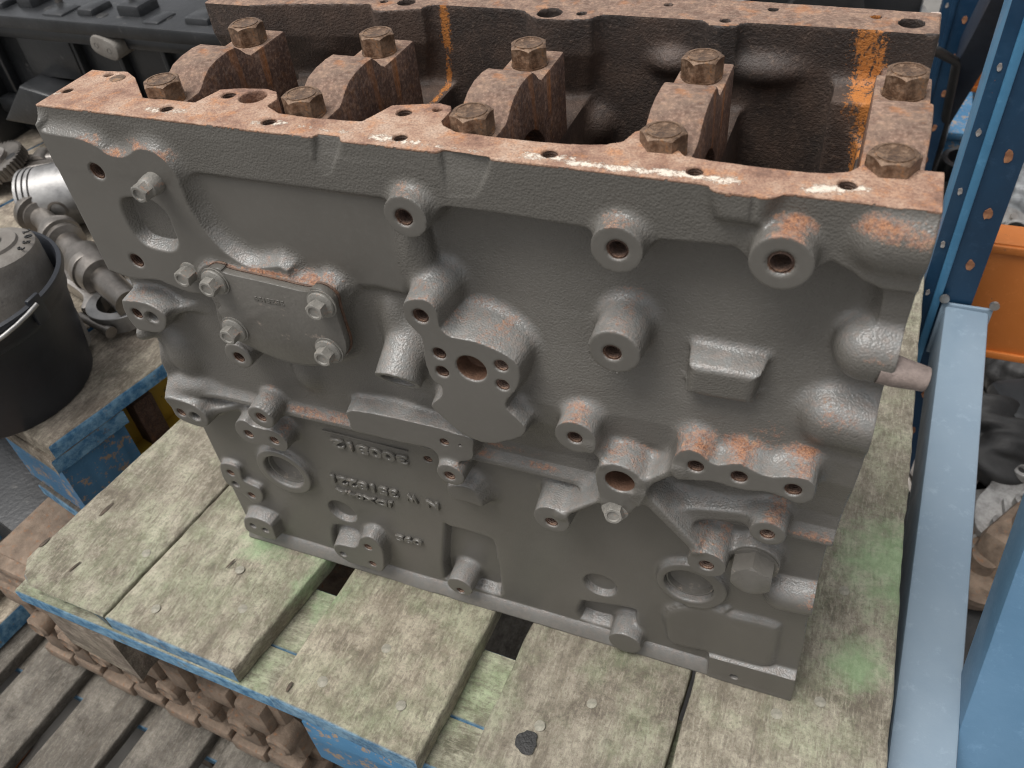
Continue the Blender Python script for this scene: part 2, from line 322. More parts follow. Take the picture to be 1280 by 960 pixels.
# ------------------------------------------------------------------ cast iron surfaces: signed-distance volumes meshed by surface nets (numbers below are millimetres)
HB = 459.89
def smin(a, b, k):
    if k <= 0: return np.minimum(a, b)
    h = np.maximum(k-np.abs(a-b), 0)/k; return np.minimum(a, b)-h*h*k*.25
def smax(a, b, k): return -smin(-a, -b, k)
def poly_sd(P, X, Y):
    P = np.asarray(P, np.float32); d = np.full(X.shape, 1e9, np.float32); s = np.ones(X.shape, np.float32)
    n = len(P)
    for i in range(n):
        a = P[i]; b = P[i-1]; e = b-a; wx = X-a[0]; wy = Y-a[1]
        t = np.clip((wx*e[0]+wy*e[1])/max(float(e@e), 1e-6), 0, 1)
        d = np.minimum(d, (wx-e[0]*t)**2+(wy-e[1]*t)**2)
        c1 = Y >= a[1]; c2 = Y < b[1]; c3 = e[0]*wy > e[1]*wx
        s = np.where((c1 & c2 & c3) | (~c1 & ~c2 & ~c3), -s, s)
    return s*np.sqrt(d)
def seg_d(X, Y, a, b):
    ex, ey = b[0]-a[0], b[1]-a[1]; t = np.clip(((X-a[0])*ex+(Y-a[1])*ey)/max(ex*ex+ey*ey, 1e-6), 0, 1)
    return np.hypot(X-a[0]-ex*t, Y-a[1]-ey*t), t
def surface_nets(f, org, h):
    """f: 3-D array, negative inside; returns vertices (index order of f) and quads"""
    ins = f < 0
    c = np.zeros(tuple(s-1 for s in f.shape), np.uint8)
    for dx in (0, 1):
        for dy in (0, 1):
            for dz in (0, 1): c += ins[dx:f.shape[0]-1+dx, dy:f.shape[1]-1+dy, dz:f.shape[2]-1+dz]
    act = (c > 0) & (c < 8); ijk = np.argwhere(act); N = len(ijk)
    idx = np.full(act.shape, -1, np.int32); idx[act] = np.arange(N, dtype=np.int32)
    i, j, k = ijk.T; cor = [(a, b, d) for a in (0, 1) for b in (0, 1) for d in (0, 1)]
    val = {q: f[i+q[0], j+q[1], k+q[2]] for q in cor}
    acc = np.zeros((N, 3), np.float32); cnt = np.zeros(N, np.float32)
    for q in cor:
        for ax in range(3):
            if q[ax]: continue
            r = tuple(q[m]+(m == ax) for m in range(3)); a, b = val[q], val[r]
            m = (a < 0) != (b < 0); t = np.where(m, a/np.where(m, a-b, 1), 0)
            p = np.array(q, np.float32)[None].repeat(N, 0); p[:, ax] += t
            acc += p*m[:, None]; cnt += m
    V = (ijk+acc/cnt[:, None])*h+np.array(org)
    Q = []
    for ax in range(3):
        a1, a2 = [(1, 2), (2, 0), (0, 1)][ax]
        lo = [slice(None)]*3; hi = [slice(None)]*3; lo[ax] = slice(0, -1); hi[ax] = slice(1, None)
        A = ins[tuple(lo)]; B = ins[tuple(hi)]; e = np.argwhere(A != B)
        ok = (e[:, a1] > 0) & (e[:, a2] > 0) & (e[:, a1] < f.shape[a1]-1) & (e[:, a2] < f.shape[a2]-1); e = e[ok]
        fl = A[tuple(e.T)]
        def cell(o1, o2):
            g = e.copy(); g[:, a1] -= o1; g[:, a2] -= o2; return idx[tuple(g.T)]
        q = np.stack([cell(1, 1), cell(0, 1), cell(0, 0), cell(1, 0)], 1)
        q[~fl] = q[~fl][:, ::-1]; Q.append(q)
    return V, np.concatenate(Q)
def np_mesh(name, V, Q):
    me = bpy.data.meshes.new(name); me.vertices.add(len(V)); me.vertices.foreach_set('co', np.ascontiguousarray(V, np.float32).ravel())
    me.loops.add(Q.size); me.loops.foreach_set('vertex_index', np.ascontiguousarray(Q, np.int32).ravel())
    me.polygons.add(len(Q)); me.polygons.foreach_set('loop_start', np.arange(0, Q.size, 4, dtype=np.int32))
    me.update(calc_edges=True); me.validate(); me.shade_smooth(); me.set_sharp_from_angle(angle=R(48))
    return me
def vnorm(V, Q):
    n = np.cross(V[Q[:, 2]]-V[Q[:, 0]], V[Q[:, 3]]-V[Q[:, 1]]); N = np.zeros_like(V)
    for k in range(4): np.add.at(N, Q[:, k], n)
    return N/np.maximum(np.linalg.norm(N, axis=1, keepdims=True), 1e-9)
def wob(X, Y, Z, sc, seed):
    r = np.random.default_rng(seed); o = 0
    for _ in range(6):
        k = r.normal(size=3)*sc; o = o+np.sin(k[0]*X+k[1]*Y+k[2]*Z+r.uniform(0, 6.3))
    return o/6
FE = [["poly","band",[[0.5,485.8], [538.0,478.5], [547.6,417.1], [530.6,414.6], [513.3,414.0], [504.3,417.1], [498.1,421.6], [495.3,422.5], [489.3,425.6], [482.9,421.6], [476.0,415.0], [460.9,412.2], [449.3,421.3], [442.1,426.3], [419.7,424.9], [398.6,424.3], [392.7,421.3], [382.0,420.5], [370.2,424.1], [361.0,424.6], [333.9,425.9], [304.7,426.0], [285.8,426.3], [274.6,424.6], [265.7,428.0], [242.8,426.3], [99.5,425.4], [78.2,427.3], [-25.7,423.4]],0,0.12,2.5,0.8], ["poly","panel",[[63.4,454.0], [267.6,446.6], [255.5,397.5], [242.9,353.8], [236.8,354.5], [222.5,355.5], [209.9,354.3], [202.0,348.8], [195.7,338.3], [190.4,322.1], [151.6,298.9], [85.3,342.5], [45.3,362.5]],-3,0.25,5,1.5], ["poly","mount_pad",[[-3.8,447.3], [2.4,444.8], [13.3,444.0], [25.7,443.8], [35.1,442.7], [45.5,439.3], [51.6,434.8], [60.8,433.8], [67.8,435.7], [77.5,440.9], [86.2,441.9], [93.2,439.7], [98.8,434.3], [102.2,426.5], [102.3,415.9], [102.6,402.9], [105.9,391.1], [109.6,382.5], [117.5,372.1], [129.1,364.6], [140.5,363.1], [164.4,365.1], [150.1,319.4], [99.5,308.2], [94.5,314.0], [92.4,320.4], [90.4,330.0], [71.0,328.8], [53.0,333.2], [44.4,334.9], [20.2,331.6], [4.3,334.7], [-7.4,336.5], [-9.7,342.8], [-25.1,343.4], [-85.1,332.8], [-48.5,409.3]],7,0.35,9,0], ["poly","pedestal",[[89.1,345.7], [93.9,354.2], [103.8,360.4], [115.7,359.5], [176.0,356.3], [190.7,360.4], [200.1,353.9], [198.0,334.9], [196.6,311.1], [192.1,297.7], [173.0,287.3], [159.2,282.4], [143.4,280.6], [128.7,282.8], [108.3,288.0], [97.9,292.0], [89.2,297.2], [89.9,305.8], [93.3,316.2], [95.4,324.8], [93.9,332.4]],9,0.25,8,0], ["pocket","arch",[[229.7,99.1], [234.5,103.2], [267.5,102.2], [275.1,97.0], [275.6,75.8], [275.2,44.0], [272.8,11.8], [246.3,-4.0], [217.2,6.8]],-19,0.3,3], ["pocket","arch",[[349.5,43.1], [357.6,48.1], [393.8,56.4], [397.8,47.0], [397.1,15.5], [383.9,-4.4], [348.3,-1.3]],-19,0.3,3], ["pocket","arch",[[110.1,54.0], [135.7,53.9], [128.9,25.2], [103.7,16.7], [101.6,28.0]],-14,0.3,3], ["cyl","boss",[263.2,423.0],13.3,11,0.08,7], ["cyl","boss",[385.2,421.9],14,11,0.08,7], ["cyl","boss",[466.9,430.3],15.4,14,0.08,6], ["cyl","boss",[385.3,355.3],15.2,15,0.04,9], ["cyl","boss",[361.4,282.2],13.6,20,0.04,8], ["cyl","boss",[340.1,188.3],13.4,19,0.1,6], ["cyl","boss",[450.9,181.7],13.2,18,0.1,6], ["cyl","boss",[485.6,225.3],11.2,14,0.08,6], ["cyl","boss",[100.1,281.5],11.5,14,0.06,3], ["cyl","boss",[99.6,218.6],11.6,16,0.06,5], ["cyl","boss",[261.0,204.9],11,15,0.06,4], ["cyl","boss",[239.8,31.8],12,4,0.06,5], ["cyl","boss",[391.2,19.9],14,4,0.06,5], ["poly","hub",[[374.5,252.8], [377.1,260.3], [383.1,265.3], [389.0,266.6], [396.8,264.9], [403.7,260.1], [406.8,252.3], [406.4,244.7], [404.2,236.2], [399.3,223.3], [391.2,212.0], [382.8,213.6], [378.7,223.4], [375.8,238.0]],21,0.08,6,0], ["rib","rib",[378.5,263.7], [370.8,276.9],1.5,19,19,0.12,6], ["rib","rib",[378.1,223.9], [348.1,195.8],2.0,19,19,0.12,6], ["rib","rib",[401.4,246.6], [426.5,271.5],2.5,19,19,0.12,7], ["rib","rib",[405.5,239.4], [441.0,196.8],3.6,19,19,0.12,8], ["rib","rib",[425.7,214.6], [479.4,227.3],5,6,6,0.3,10], ["poly","bracket",[[423.8,280.1], [426.1,289.0], [433.0,294.0], [440.3,292.4], [448.8,285.8], [462.2,291.7], [469.4,288.9], [480.0,285.9], [491.3,289.8], [501.1,290.7], [506.2,284.5], [506.0,274.9], [499.4,268.2], [490.6,270.5], [480.0,272.1], [468.0,269.1], [457.3,269.5], [448.2,270.4], [433.8,266.7], [426.1,271.1]],20,0.07,9,0], ["poly","filter_pad",[[253.5,362.2], [256.5,367.5], [264.2,370.9], [272.1,370.7], [277.0,363.8], [276.5,354.4], [277.8,350.0], [284.2,345.5], [296.2,345.9], [307.8,343.8], [319.1,339.4], [325.4,333.6], [326.6,325.3], [323.6,313.1], [316.6,301.9], [314.7,293.3], [322.2,284.5], [326.9,277.5], [323.1,269.2], [311.7,261.2], [300.2,255.2], [289.0,254.6], [277.3,259.4], [268.5,268.5], [259.9,277.5], [260.6,282.0], [268.7,291.3], [270.0,299.9], [266.2,302.9], [262.8,308.7], [261.7,321.5], [262.7,339.3], [257.8,346.6], [253.8,352.9]],18,0.16,7,0], ["poly","strip_pad",[[185.3,245.8], [247.2,248.5], [266.3,247.0], [281.4,245.1], [280.9,235.8], [278.6,223.2], [268.4,217.1], [257.8,210.9], [251.1,214.0], [250.5,218.1], [245.0,224.2], [227.8,223.0], [185.7,222.0], [179.9,223.7], [179.7,231.5]],10,0.15,5,0], ["poly","wedge",[[250.5,176.6], [263.8,181.5], [272.2,179.2], [277.8,163.1], [266.4,163.4], [251.0,163.2]],5,0.5,6,0], ["cyl","slant",[236.5,295.4],14.5,17,0.05,9], ["poly","rect_pad",[[427.4,345.8], [429.7,349.8], [462.4,350.4], [464.0,347.4], [462.5,332.0], [460.6,329.1], [428.4,328.4], [426.5,331.5]],9,0.15,5,2], ["poly","lug",[[4.4,310.5], [7.6,312.6], [22.5,314.2], [33.1,312.9], [40.5,308.2], [42.3,302.9], [37.1,293.1], [30.9,287.3], [24.2,285.0], [7.9,284.3], [3.5,290.0], [1.9,299.9]],12,0.08,5,0], ["rib","web",[25.3,301.3], [66.3,304.6],3,11,-8,0.2,6], ["poly","lug",[[1.0,208.7], [13.8,209.7], [27.9,206.7], [35.0,198.2], [35.2,191.1], [28.3,181.7], [14.0,181.1], [1.7,185.7], [-1.3,196.5]],12,0.08,4,0], ["rib","web",[21.5,193.2], [61.8,199.1],3,11,-6,0.2,6], ["poly","lug",[[60.7,192.2], [65.9,198.2], [72.6,200.2], [78.3,195.8], [88.4,195.3], [97.4,196.3], [105.1,193.4], [109.2,185.7], [107.4,177.9], [102.9,172.8], [95.3,172.2], [84.5,175.1], [74.4,171.9], [64.3,173.3], [58.6,182.5]],9,0.1,5,0], ["poly","lug",[[6.0,110.8], [12.7,115.1], [22.8,115.4], [27.3,109.7], [25.8,96.5], [32.7,92.5], [41.5,89.2], [42.0,78.4], [35.1,65.8], [25.8,63.4], [18.6,71.9], [10.4,77.9], [2.4,83.8], [2.2,98.9]],-2,0.1,4,0], ["poly","lug",[[12.9,41.5], [27.7,48.8], [43.3,44.3], [43.8,30.3], [40.1,19.0], [17.0,18.1], [7.9,22.7]],5,0.2,3,0], ["poly","lug",[[111.7,37.6], [118.6,45.2], [135.1,47.6], [142.3,55.3], [147.4,66.6], [158.2,73.3], [165.5,65.3], [166.8,49.9], [159.6,20.5], [141.1,19.4], [125.0,19.4], [113.7,26.5]],5,0.2,4,0], ["cyl","ring",[79.6,125.4],27,-2,0.3,4], ["cyl","ring",[439.8,119.7],26,-2,0.3,4], ["poly","low_pad",[[423.4,74.9], [448.1,96.2], [463.0,95.4], [468.4,98.2], [471.1,93.3], [502.0,94.9], [507.6,85.1], [507.7,49.0], [502.6,34.1], [462.3,31.8], [430.5,28.0], [424.3,43.6]],-3,0.4,4,2], ["poly","foot",[[460.6,31.1], [523.9,33.3], [530.6,34.1], [537.2,-11.5], [531.1,-10.3], [463.1,-18.1]],0,0.3,3,0], ["cyl","plug_pad",[480.8,177.1],17,3,0.2,6], ["poly","band_step",[[425.6,473.5], [462.5,478.0], [462.7,463.9], [460.2,461.1], [457.3,455.6], [455.5,449.2], [455.0,444.3], [437.4,443.3], [433.5,444.5], [431.1,450.0], [428.7,461.3]],6,0.3,5,2], ["capx","end_boss",[510.4,440.0], [541.8,440.4],9,18,5], ["capx","end_boss",[515.2,370.1], [537.7,370.5],8,17,9], ["capx","end_boss",[506.3,318.3], [533.9,315.4],8,17.5,9], ["capx","end_boss",[503.3,140.3], [537.1,146.4],8,15,4], ["poly","end_flange",[[515.6,411.0], [536.5,419.8], [551.8,356.1], [518.7,375.7]],-6,0.5,8,0], ["ell","lump",[-1.1,274.6],2,[12,13,9],9], ["ell","lump",[21.2,249.1],8,[16,12,22],9], ["ell","lump",[-8.6,210.3],4,[18,16,10],9], ["ell","lump",[16.4,216.0],6,[22,12,9],9], ["ell","lump",[-7.9,234.9],9,[14,12,16],9], ["ell","lump",[140.9,260.1],6,[10,8,16],9], ["ell","lump",[255.9,380.5],9,[9,8,30],9], ["ell","lump",[228.6,329.9],10,[8,8,14],9], ["pocket","d_recess",[[44.2,398.9], [48.5,402.4], [58.2,404.3], [71.7,404.0], [78.1,399.3], [81.3,393.0], [80.9,382.5], [80.9,375.4], [78.1,368.9], [70.8,364.0], [60.2,363.4], [49.4,365.3], [43.4,371.6], [41.5,381.0], [41.7,391.6]],-2,0.45,1.2]]
HO = [[[262.1,422.4],11,5.4,14,1,0.8], [[385.7,422.0],11,5.8,14,1,0.8], [[466.7,430.3],14,6,14,1,1.6], [[384.0,354.3],15,5.4,14,1,0.8], [[361.0,281.5],20,4.8,14,1,0.8], [[339.9,184.7],19,4.5,14,1,0.8], [[451.0,180.0],18,4.8,14,1,0.8], [[485.4,224.4],14,4.4,14,1,0.8], [[100.3,280.0],14,4.5,14,1,0.8], [[99.9,218.7],16,4.6,14,1,0.8], [[260.2,203.5],15,4.2,14,1,0.8], [[239.8,25.6],4,3.6,14,1,0.8], [[390.7,250.3],21,9.8,22,0,0.5], [[437.5,280.1],20,4.8,14,1,0.8], [[463.4,279.5],20,4.8,14,1,0.8], [[494.5,278.9],20,4.8,14,1,0.8], [[264.7,357.7],18,5.2,14,1,0.8], [[272.9,329.3],18,4.4,14,1,0.8], [[272.6,313.8],18,4.4,14,1,0.8], [[294.0,321.9],18,10.2,14,0,0.8], [[314.8,329.5],18,4.5,14,1,0.8], [[314.2,313.1],18,4.5,14,1,0.8], [[258.4,234.6],10,3.6,12,1,0.2], [[228.6,186.5],-8,3.8,14,1,0.2], [[270.8,235.2],10,1.2,6,0,0], [[14.0,301.1],12,4.6,14,1,0.8], [[28.7,300.7],12,4.6,5,0,0.8], [[8.2,193.5],12,4.2,14,1,0.8], [[23.4,193.5],12,4.2,5,0,0.8], [[71.1,183.7],9,4.2,14,1,0.8], [[96.4,183.5],9,4.2,14,1,0.8], [[14.5,102.3],-2,3.8,14,1,0.8], [[14.0,86.0],-2,3.6,4,0,0.8], [[28.0,74.6],-2,3.8,14,1,0.8], [[19.8,33.4],5,3.4,4,0,0.3], [[34.0,32.0],5,3.4,4,0,0.3], [[120.2,30.3],5,3.4,4,0,0.3], [[152.5,55.2],5,3.8,14,1,0.8], [[151.3,28.8],5,3.4,14,1,0.8], [[79.8,125.9],-2,19.3,13,0,1.2], [[437.9,118.8],-2,18.6,13,0,1.2], [[482.4,11.3],0,3.4,6,0,0.3], [[35.3,420.3],7,5.6,14,1,0.8], [[33.3,349.4],7,5.4,14,1,0.8]]
INNER = [[9.9,52.7], [28.8,54.7], [41.1,47.6], [58.1,31.8], [67.9,22.8], [86.8,24.0], [107.3,24.3], [109.8,33.2], [112.6,43.6], [124.6,47.6], [143.1,50.3], [151.8,47.7], [158.4,38.5], [156.9,29.3], [170.2,22.0], [195.4,21.4], [220.6,22.8], [225.5,23.5], [229.5,34.1], [233.5,45.4], [243.7,48.6], [260.8,53.6], [268.8,51.7], [271.6,45.4], [271.0,33.3], [274.8,28.3], [283.9,23.4], [301.3,22.6], [328.3,22.3], [346.5,22.9], [360.7,25.0], [369.7,27.3], [376.4,32.0], [379.6,43.8], [387.7,49.6], [396.7,49.1], [401.0,42.3], [404.1,31.6], [410.4,24.2], [420.5,22.8], [430.5,22.0], [462.1,20.9], [478.4,22.1], [488.8,26.4], [494.1,34.6], [502.8,36.0], [522.6,34.8], [529.2,35.2]]
THOLES = [[[6.7,21.9],3.6,1], [[18.3,48.0],3.2,0], [[94.0,13.4],4.2,1], [[169.5,11.8],4.4,1], [[122.8,37.8],4.6,1], [[140.3,38.7],8.6,0], [[256.3,10.9],4.2,1], [[244.7,38.8],4.6,1], [[262.7,46.2],2.8,0], [[342.9,12.0],4.4,1], [[390.9,37.2],4.4,1], [[418.6,10.9],4.2,1], [[489.0,14.4],4.4,1], [[449.8,-6.2],1.6,0]]
RES = [[[84.5,9.4], [106.1,10.9],5,0.9], [[162.3,8.4], [180.5,10.7],5,0.9], [[1.2,15.4], [11.5,26.4],5,0.55], [[181.2,9.7], [247.1,9.2],3,0.4], [[205.9,9.4], [227.8,8.6],3,0.55], [[241.5,8.0], [268.1,6.8],5,1.0], [[268.5,5.9], [311.3,4.7],3,0.55], [[330.8,6.5], [356.3,8.4],5,0.95], [[355.8,5.1], [382.7,4.5],4.5,1.1], [[382.7,4.5], [419.6,6.2],4.5,1.1], [[392.7,5.0], [414.7,6.5],5,1.1], [[414.7,6.5], [439.5,4.8],5,1.1], [[472.3,5.3], [495.4,11.9],5,1.1], [[480.6,2.5], [490.6,7.5],4,0.6]]
RU = [[471.3,447.3,17,7,1.15], [506.5,450.5,20,8,1.1], [523.3,447.7,14,10,0.8], [261.7,436.0,14,6,0.55], [384.2,434.8,13,5,0.7], [38.2,442.1,13,4,0.9], [56.3,434.8,16,4,1.0], [76.9,442.3,12,4,1.0], [93.1,437.1,13,6,0.9], [86.3,429.8,7,5,1.1], [113.1,360.8,20,3,1.2], [146.9,361.5,30,3,1.2], [180.7,358.9,22,3,1.2], [159.9,362.9,30,9,0.55], [82.5,357.1,7,4,0.8], [107.1,360.0,8,4,0.6], [191.5,360.7,9,6,0.8], [14.8,313.8,12,6,0.55], [48.1,317.6,20,9,0.5], [266.4,369.9,13,8,0.55], [286.7,352.3,28,9,0.45], [311.4,345.4,24,6,0.6], [387.2,374.7,13,12,0.5], [361.0,292.9,12,10,0.9], [386.9,268.3,18,8,0.6], [404.5,269.8,10,6,0.7], [432.6,288.6,14,8,0.9], [345.0,206.9,12,4,0.7], [348.3,213.3,8,6,0.35], [437.7,292.3,18,9,1.0], [460.9,294.0,22,8,1.0], [476.4,302.6,18,10,0.8], [496.7,295.1,16,8,1.1], [506.5,327.6,16,10,0.6], [521.5,375.7,16,7,0.4], [402.0,266.2,12,8,0.6], [445.1,195.3,13,14,0.6], [458.6,195.2,8,8,0.7], [488.4,237.0,10,9,0.9], [513.7,214.6,22,5,0.9], [513.4,142.7,10,6,0.6], [102.5,234.9,8,8,0.6], [105.7,192.3,5,8,0.7], [39.0,64.2,9,8,0.5], [138.1,214.8,30,4,0.8], [157.4,215.5,25,4,0.8], [270.2,215.6,8,8,0.6], [281.8,218.5,14,5,0.8], [265.0,162.1,14,5,0.8], [297.4,225.8,40,4,0.9], [326.5,217.9,18,4,0.9], [126.9,217.1,30,4,0.9], [162.8,219.4,20,4,0.8], [522.7,131.1,6,40,0.9], [498.4,110.3,30,3,0.8]]
FAR = [[43.4,177.5], [69.8,184.5], [138.3,194.0], [147.1,182.7], [153.4,182.0], [182.6,190.9], [184.8,203.7], [196.9,205.3], [256.0,204.4], [262.5,193.4], [271.7,186.0], [289.0,185.8], [308.9,190.2], [312.2,197.8], [314.2,209.7], [337.5,210.1], [376.3,210.0], [383.7,202.8], [386.9,192.4], [394.8,191.0], [405.3,193.9], [407.1,206.3], [412.1,212.5], [470.1,211.7], [484.2,211.3], [490.3,203.2], [494.2,200.1], [523.5,202.2]]
FH = [[[165.3,201.0],6.5], [[147.2,200.1],3], [[277.6,197.0],8.5], [[300.0,198.9],3.4], [[354.1,222.6],3], [[396.4,200.6],3.2], [[422.9,223.8],3.2], [[486.3,220.8],3.2], [[507.0,213.5],7.5]]
FB = [[363.7,430.5,15,9], [424.3,429.2,22,10], [308.6,379.5,14,14], [90.2,426.2,14,9], [2.6,415.2,14,9], [241.8,382.4,10,12], [302.3,376.9,12,14]]
FS = [[[484.0,460.7], [488.5,422.7],11], [[488.5,422.7], [494.6,369.6],8], [[195.3,462.8], [194.6,428.3],5], [[194.6,428.3], [191.3,397.1],3]]
DISC = [[29.5,44.0]]
def build_front(h):
    x0, z0, y0 = -8., -3., -26.; nx, nz, ny = int(560/h), int(469/h), int(92/h)
    xs = (x0+h*np.arange(nx)).astype(np.float32); zs = (z0+h*np.arange(nz)).astype(np.float32); ys = (y0+h*np.arange(ny)).astype(np.float32)
    X, Z = np.meshgrid(xs, zs, indexing='ij')
    zc = 209.5
    prof = np.interp(Z, [0, 205.5, 210.5, 214, 222, 232, 250, 270, 290, 310, 335, 360, 385, 405, 425, 470], [8, 8, -1, 0, 4.5, 6.5, 4, -1.5, -2.5, 1, 7.5, 13, 16.5, 18, 18.5, 18.5]).astype(np.float32)
    cyl = 2.2*np.cos(2*np.pi*(X-344)/108)*np.clip((Z-225)/60, 0, 1)*np.clip((440-Z)/40, 0, 1)
    left = np.clip((255-X)/40, 0, 1)*np.clip((Z-214)/12, 0, 1)
    yS = (prof-cyl)*(1-left)+left*(6+.8*np.sin(X/17))
    # the bottom edge swells out to the deck flange
    yS = yS-np.clip((13-Z)/13, 0, 1)**.7*8*(Z < 13)
    # shallow cast hollows of the upper band
    Y3 = ys[None, None, :]
    f = (yS[:, :, None]-Y3).astype(np.float32)
    smap = np.full(X.shape, 1e6, np.float32)
    def window(c0, c1, m):
        a = max(int((c0[0]-m-x0)/h), 0); b = min(int((c1[0]+m-x0)/h)+2, nx); c = max(int((c0[1]-m-z0)/h), 0); d = min(int((c1[1]+m-z0)/h)+2, nz)
        return slice(a, b), slice(c, d)
    for F_ in FE:
        ty, nm = F_[0], F_[1]
        if ty in ('poly', 'pocket'):
            P = np.array(F_[2]); d = F_[3]; dr = F_[4]; k = F_[5]
            if nm == 'arch': P[:, 1] = np.maximum(P[:, 1], 17)
            if nm in ('mount_pad', 'filter_pad', 'lug', 'bracket', 'd_recess', 'hub', 'low_pad', 'pedestal', 'arch', 'wedge', 'strip_pad', 'rect_pad'): P = catmull(P, True, 3)
            m = (d+22)*dr*1.2+k+3; sx, sz = window(P.min(0), P.max(0), max(m, 4)); q = poly_sd(P, X[sx, sz], Z[sx, sz]); s3 = q[:, :, None]
            if ty == 'poly':
                cosd = 1/math.hypot(1, dr); side = (s3-(Y3+d)*dr)*cosd; cap = -d-Y3; rd = F_[6]
                g = smax(side, cap, rd*2.4 if rd else .35)
                f[sx, sz] = smin(f[sx, sz], g, k)
                if nm not in ('band', 'rect_pad', 'wedge', 'band_step', 'end_flange'):
                    sm = smap[sx, sz]; sm[(q < .3)] = d; smap[sx, sz] = sm
            else:
                ytop = -7 if nm == 'd_recess' else 8
                rem = np.maximum(s3+(Y3-ytop)*dr, Y3+d); f[sx, sz] = smax(f[sx, sz], -rem, k)
        elif ty == 'cyl':
            c = F_[2]; r, d, dr, k = F_[3:7]; sx, sz = window(c, c, r+k+(48 if nm == 'slant' else 9)); q = np.hypot(X[sx, sz]-c[0], Z[sx, sz]-c[1])-r
            g = np.maximum((q[:, :, None]-(Y3+d)*dr), -d-Y3)
            if nm == 'slant':
                rx, ry, rz = X[sx, sz][:, :, None]-c[0], Y3+d, Z[sx, sz][:, :, None]-c[1]   # open mouth looks forward and down
                al = -ry*.84-rz*.54; pe = np.sqrt(np.maximum(rx*rx+ry*ry+rz*rz-al*al, 0))
                g = np.maximum(np.maximum(pe-16, al), -np.maximum(pe-12, -10-al))
            f[sx, sz] = smin(f[sx, sz], g, k)
            if nm != 'slant': sm = smap[sx, sz]; sm[(q < .3)] = d; smap[sx, sz] = sm
        elif ty == 'rib':
            a, b = F_[2], F_[3]; w, d, d2, dr, k = F_[4:9]
            sx, sz = window(np.minimum(a, b), np.maximum(a, b), w+k+9); q, t = seg_d(X[sx, sz], Z[sx, sz], a, b); yf = -(d+(d2-d)*t)
            g = smax((q[:, :, None]-w-(Y3-yf[:, :, None])*dr), yf[:, :, None]-Y3, 2.5); f[sx, sz] = smin(f[sx, sz], g, k)
        elif ty == 'ell':
            c, y, r, k = F_[2:6]; sx, sz = window(c, c, max(r)+k+4)
            g = (np.sqrt(((X[sx, sz][:, :, None]-c[0])/r[0])**2+((Y3-y)/r[1])**2+((Z[sx, sz][:, :, None]-c[1])/r[2])**2)-1)*min(r)
            f[sx, sz] = smin(f[sx, sz], g, k)
        elif ty == 'capx':
            a, b, y, r, k = F_[2:7]; b = [560, b[1]+(a[1]-a[1])]; sx, sz = window(np.minimum(a, b), np.maximum(a, b), r+k+4)
            q, t = seg_d(X[sx, sz], Z[sx, sz], a, b); g = np.hypot(q[:, :, None], Y3-y)-r; f[sx, sz] = smin(f[sx, sz], g, k)
    for (c, d, r, dep, th, ch) in HO:
        sx, sz = window(c, c, r+5); q = np.hypot(X[sx, sz]-c[0], Z[sx, sz]-c[1])[:, :, None]; yy = Y3+d
        rem = np.maximum(np.maximum(q-r, yy-dep), -4-yy); rem = np.minimum(rem, np.maximum((q-(r+ch)+yy)*.7, -4-yy)); f[sx, sz] = np.maximum(f[sx, sz], -rem)
    # recessed round dishes
    for c, r in ([[[125.1,80.8],14.5], [[367.1,77.9],14.5]]):
        sx, sz = window(c, c, r+3); q = np.hypot(X[sx, sz]-c[0], Z[sx, sz]-c[1])[:, :, None]; rem = np.maximum((q-r)+(Y3-8)*.35, Y3-14); f[sx, sz] = smax(f[sx, sz], -rem, .8)
    # wavy cast skin
    sub = slice(None, None, 1)
    rough = wob(X, 0, Z, .11, 5)*.35+wob(X, 0, Z, .035, 6)*.5
    f += (rough*np.where(np.abs(smap) < 900, .12, 1.)).astype(np.float32)[:, :, None]
    # close the volume: back of the wall, rail on top, ends
    Z3 = zs[None, :, None]
    f = np.maximum(f, np.where(Z3 > HB-20, -1e3, Y3-30).astype(np.float32))
    XX_, YY_ = np.meshgrid(xs, ys, indexing='ij')
    RP = [[-12, 2.]]+INNER+[[560, 2.]]
    rp = poly_sd([[-12, INNER[0][1]]]+INNER+[[560, INNER[-1][1]], [560, 2.], [-12, 2.]], XX_, YY_)
    lo = np.interp(YY_[0], [0, 60], [20, 20])
    zi = int((HB-24-z0)/h); sl = slice(zi, nz)
    rail = np.maximum(rp[:, None, :], (HB-20)-Z3[:, sl])
    w = np.minimum(f[:, sl], 1e6); w = np.where(Y3 > 26, np.maximum(w, Y3-30), w)
    f[:, sl] = np.minimum(np.maximum(w, Y3-4), rail)
    # two facets under the top edge that lean outwards
    for P in ([[[205.9,462.3], [225.3,461.6], [221.4,452.4], [211.9,438.2], [207.3,437.1], [203.7,443.3]], [[283.5,461.1], [314.7,460.2], [312.3,451.5], [306.5,441.2], [302.1,436.2], [286.5,434.5]]]):
        P = np.array(P); sx, sz = window(P.min(0), P.max(0), 3); q = poly_sd(P, X[sx, sz], Z[sx, sz])
        zl = P[:, 1].min(); yy = np.interp(Z[sx, sz], [zl, HB], [-.5, 4.2])
        rem = np.maximum(q[:, :, None]+(Y3)*.5, Y3-yy[:, :, None]); f[sx, sz] = smax(f[sx, sz], -rem, 2)
    for (c, r, th) in THOLES:
        q = np.hypot(XX_-c[0], YY_-c[1])-r; rem = np.maximum(q[:, None, :], (HB-19)-Z3[:, sl])
        rem = np.minimum(rem, (q[:, None, :]-.7+(HB-Z3[:, sl])))
        f[:, sl] = np.maximum(f[:, sl], -rem)
    xe = np.interp(zs, [0, 20, 83, 108, 117, 169, 199, 210, 233, 292, 333, 400, 470], [529, 528.6, 526.5, 524, 526, 523.5, 523.5, 525.5, 526.5, 528.5, 528.5, 530, 530])
    f = np.maximum(f, X[:, :, None]-xe[None, :, None].astype(np.float32))
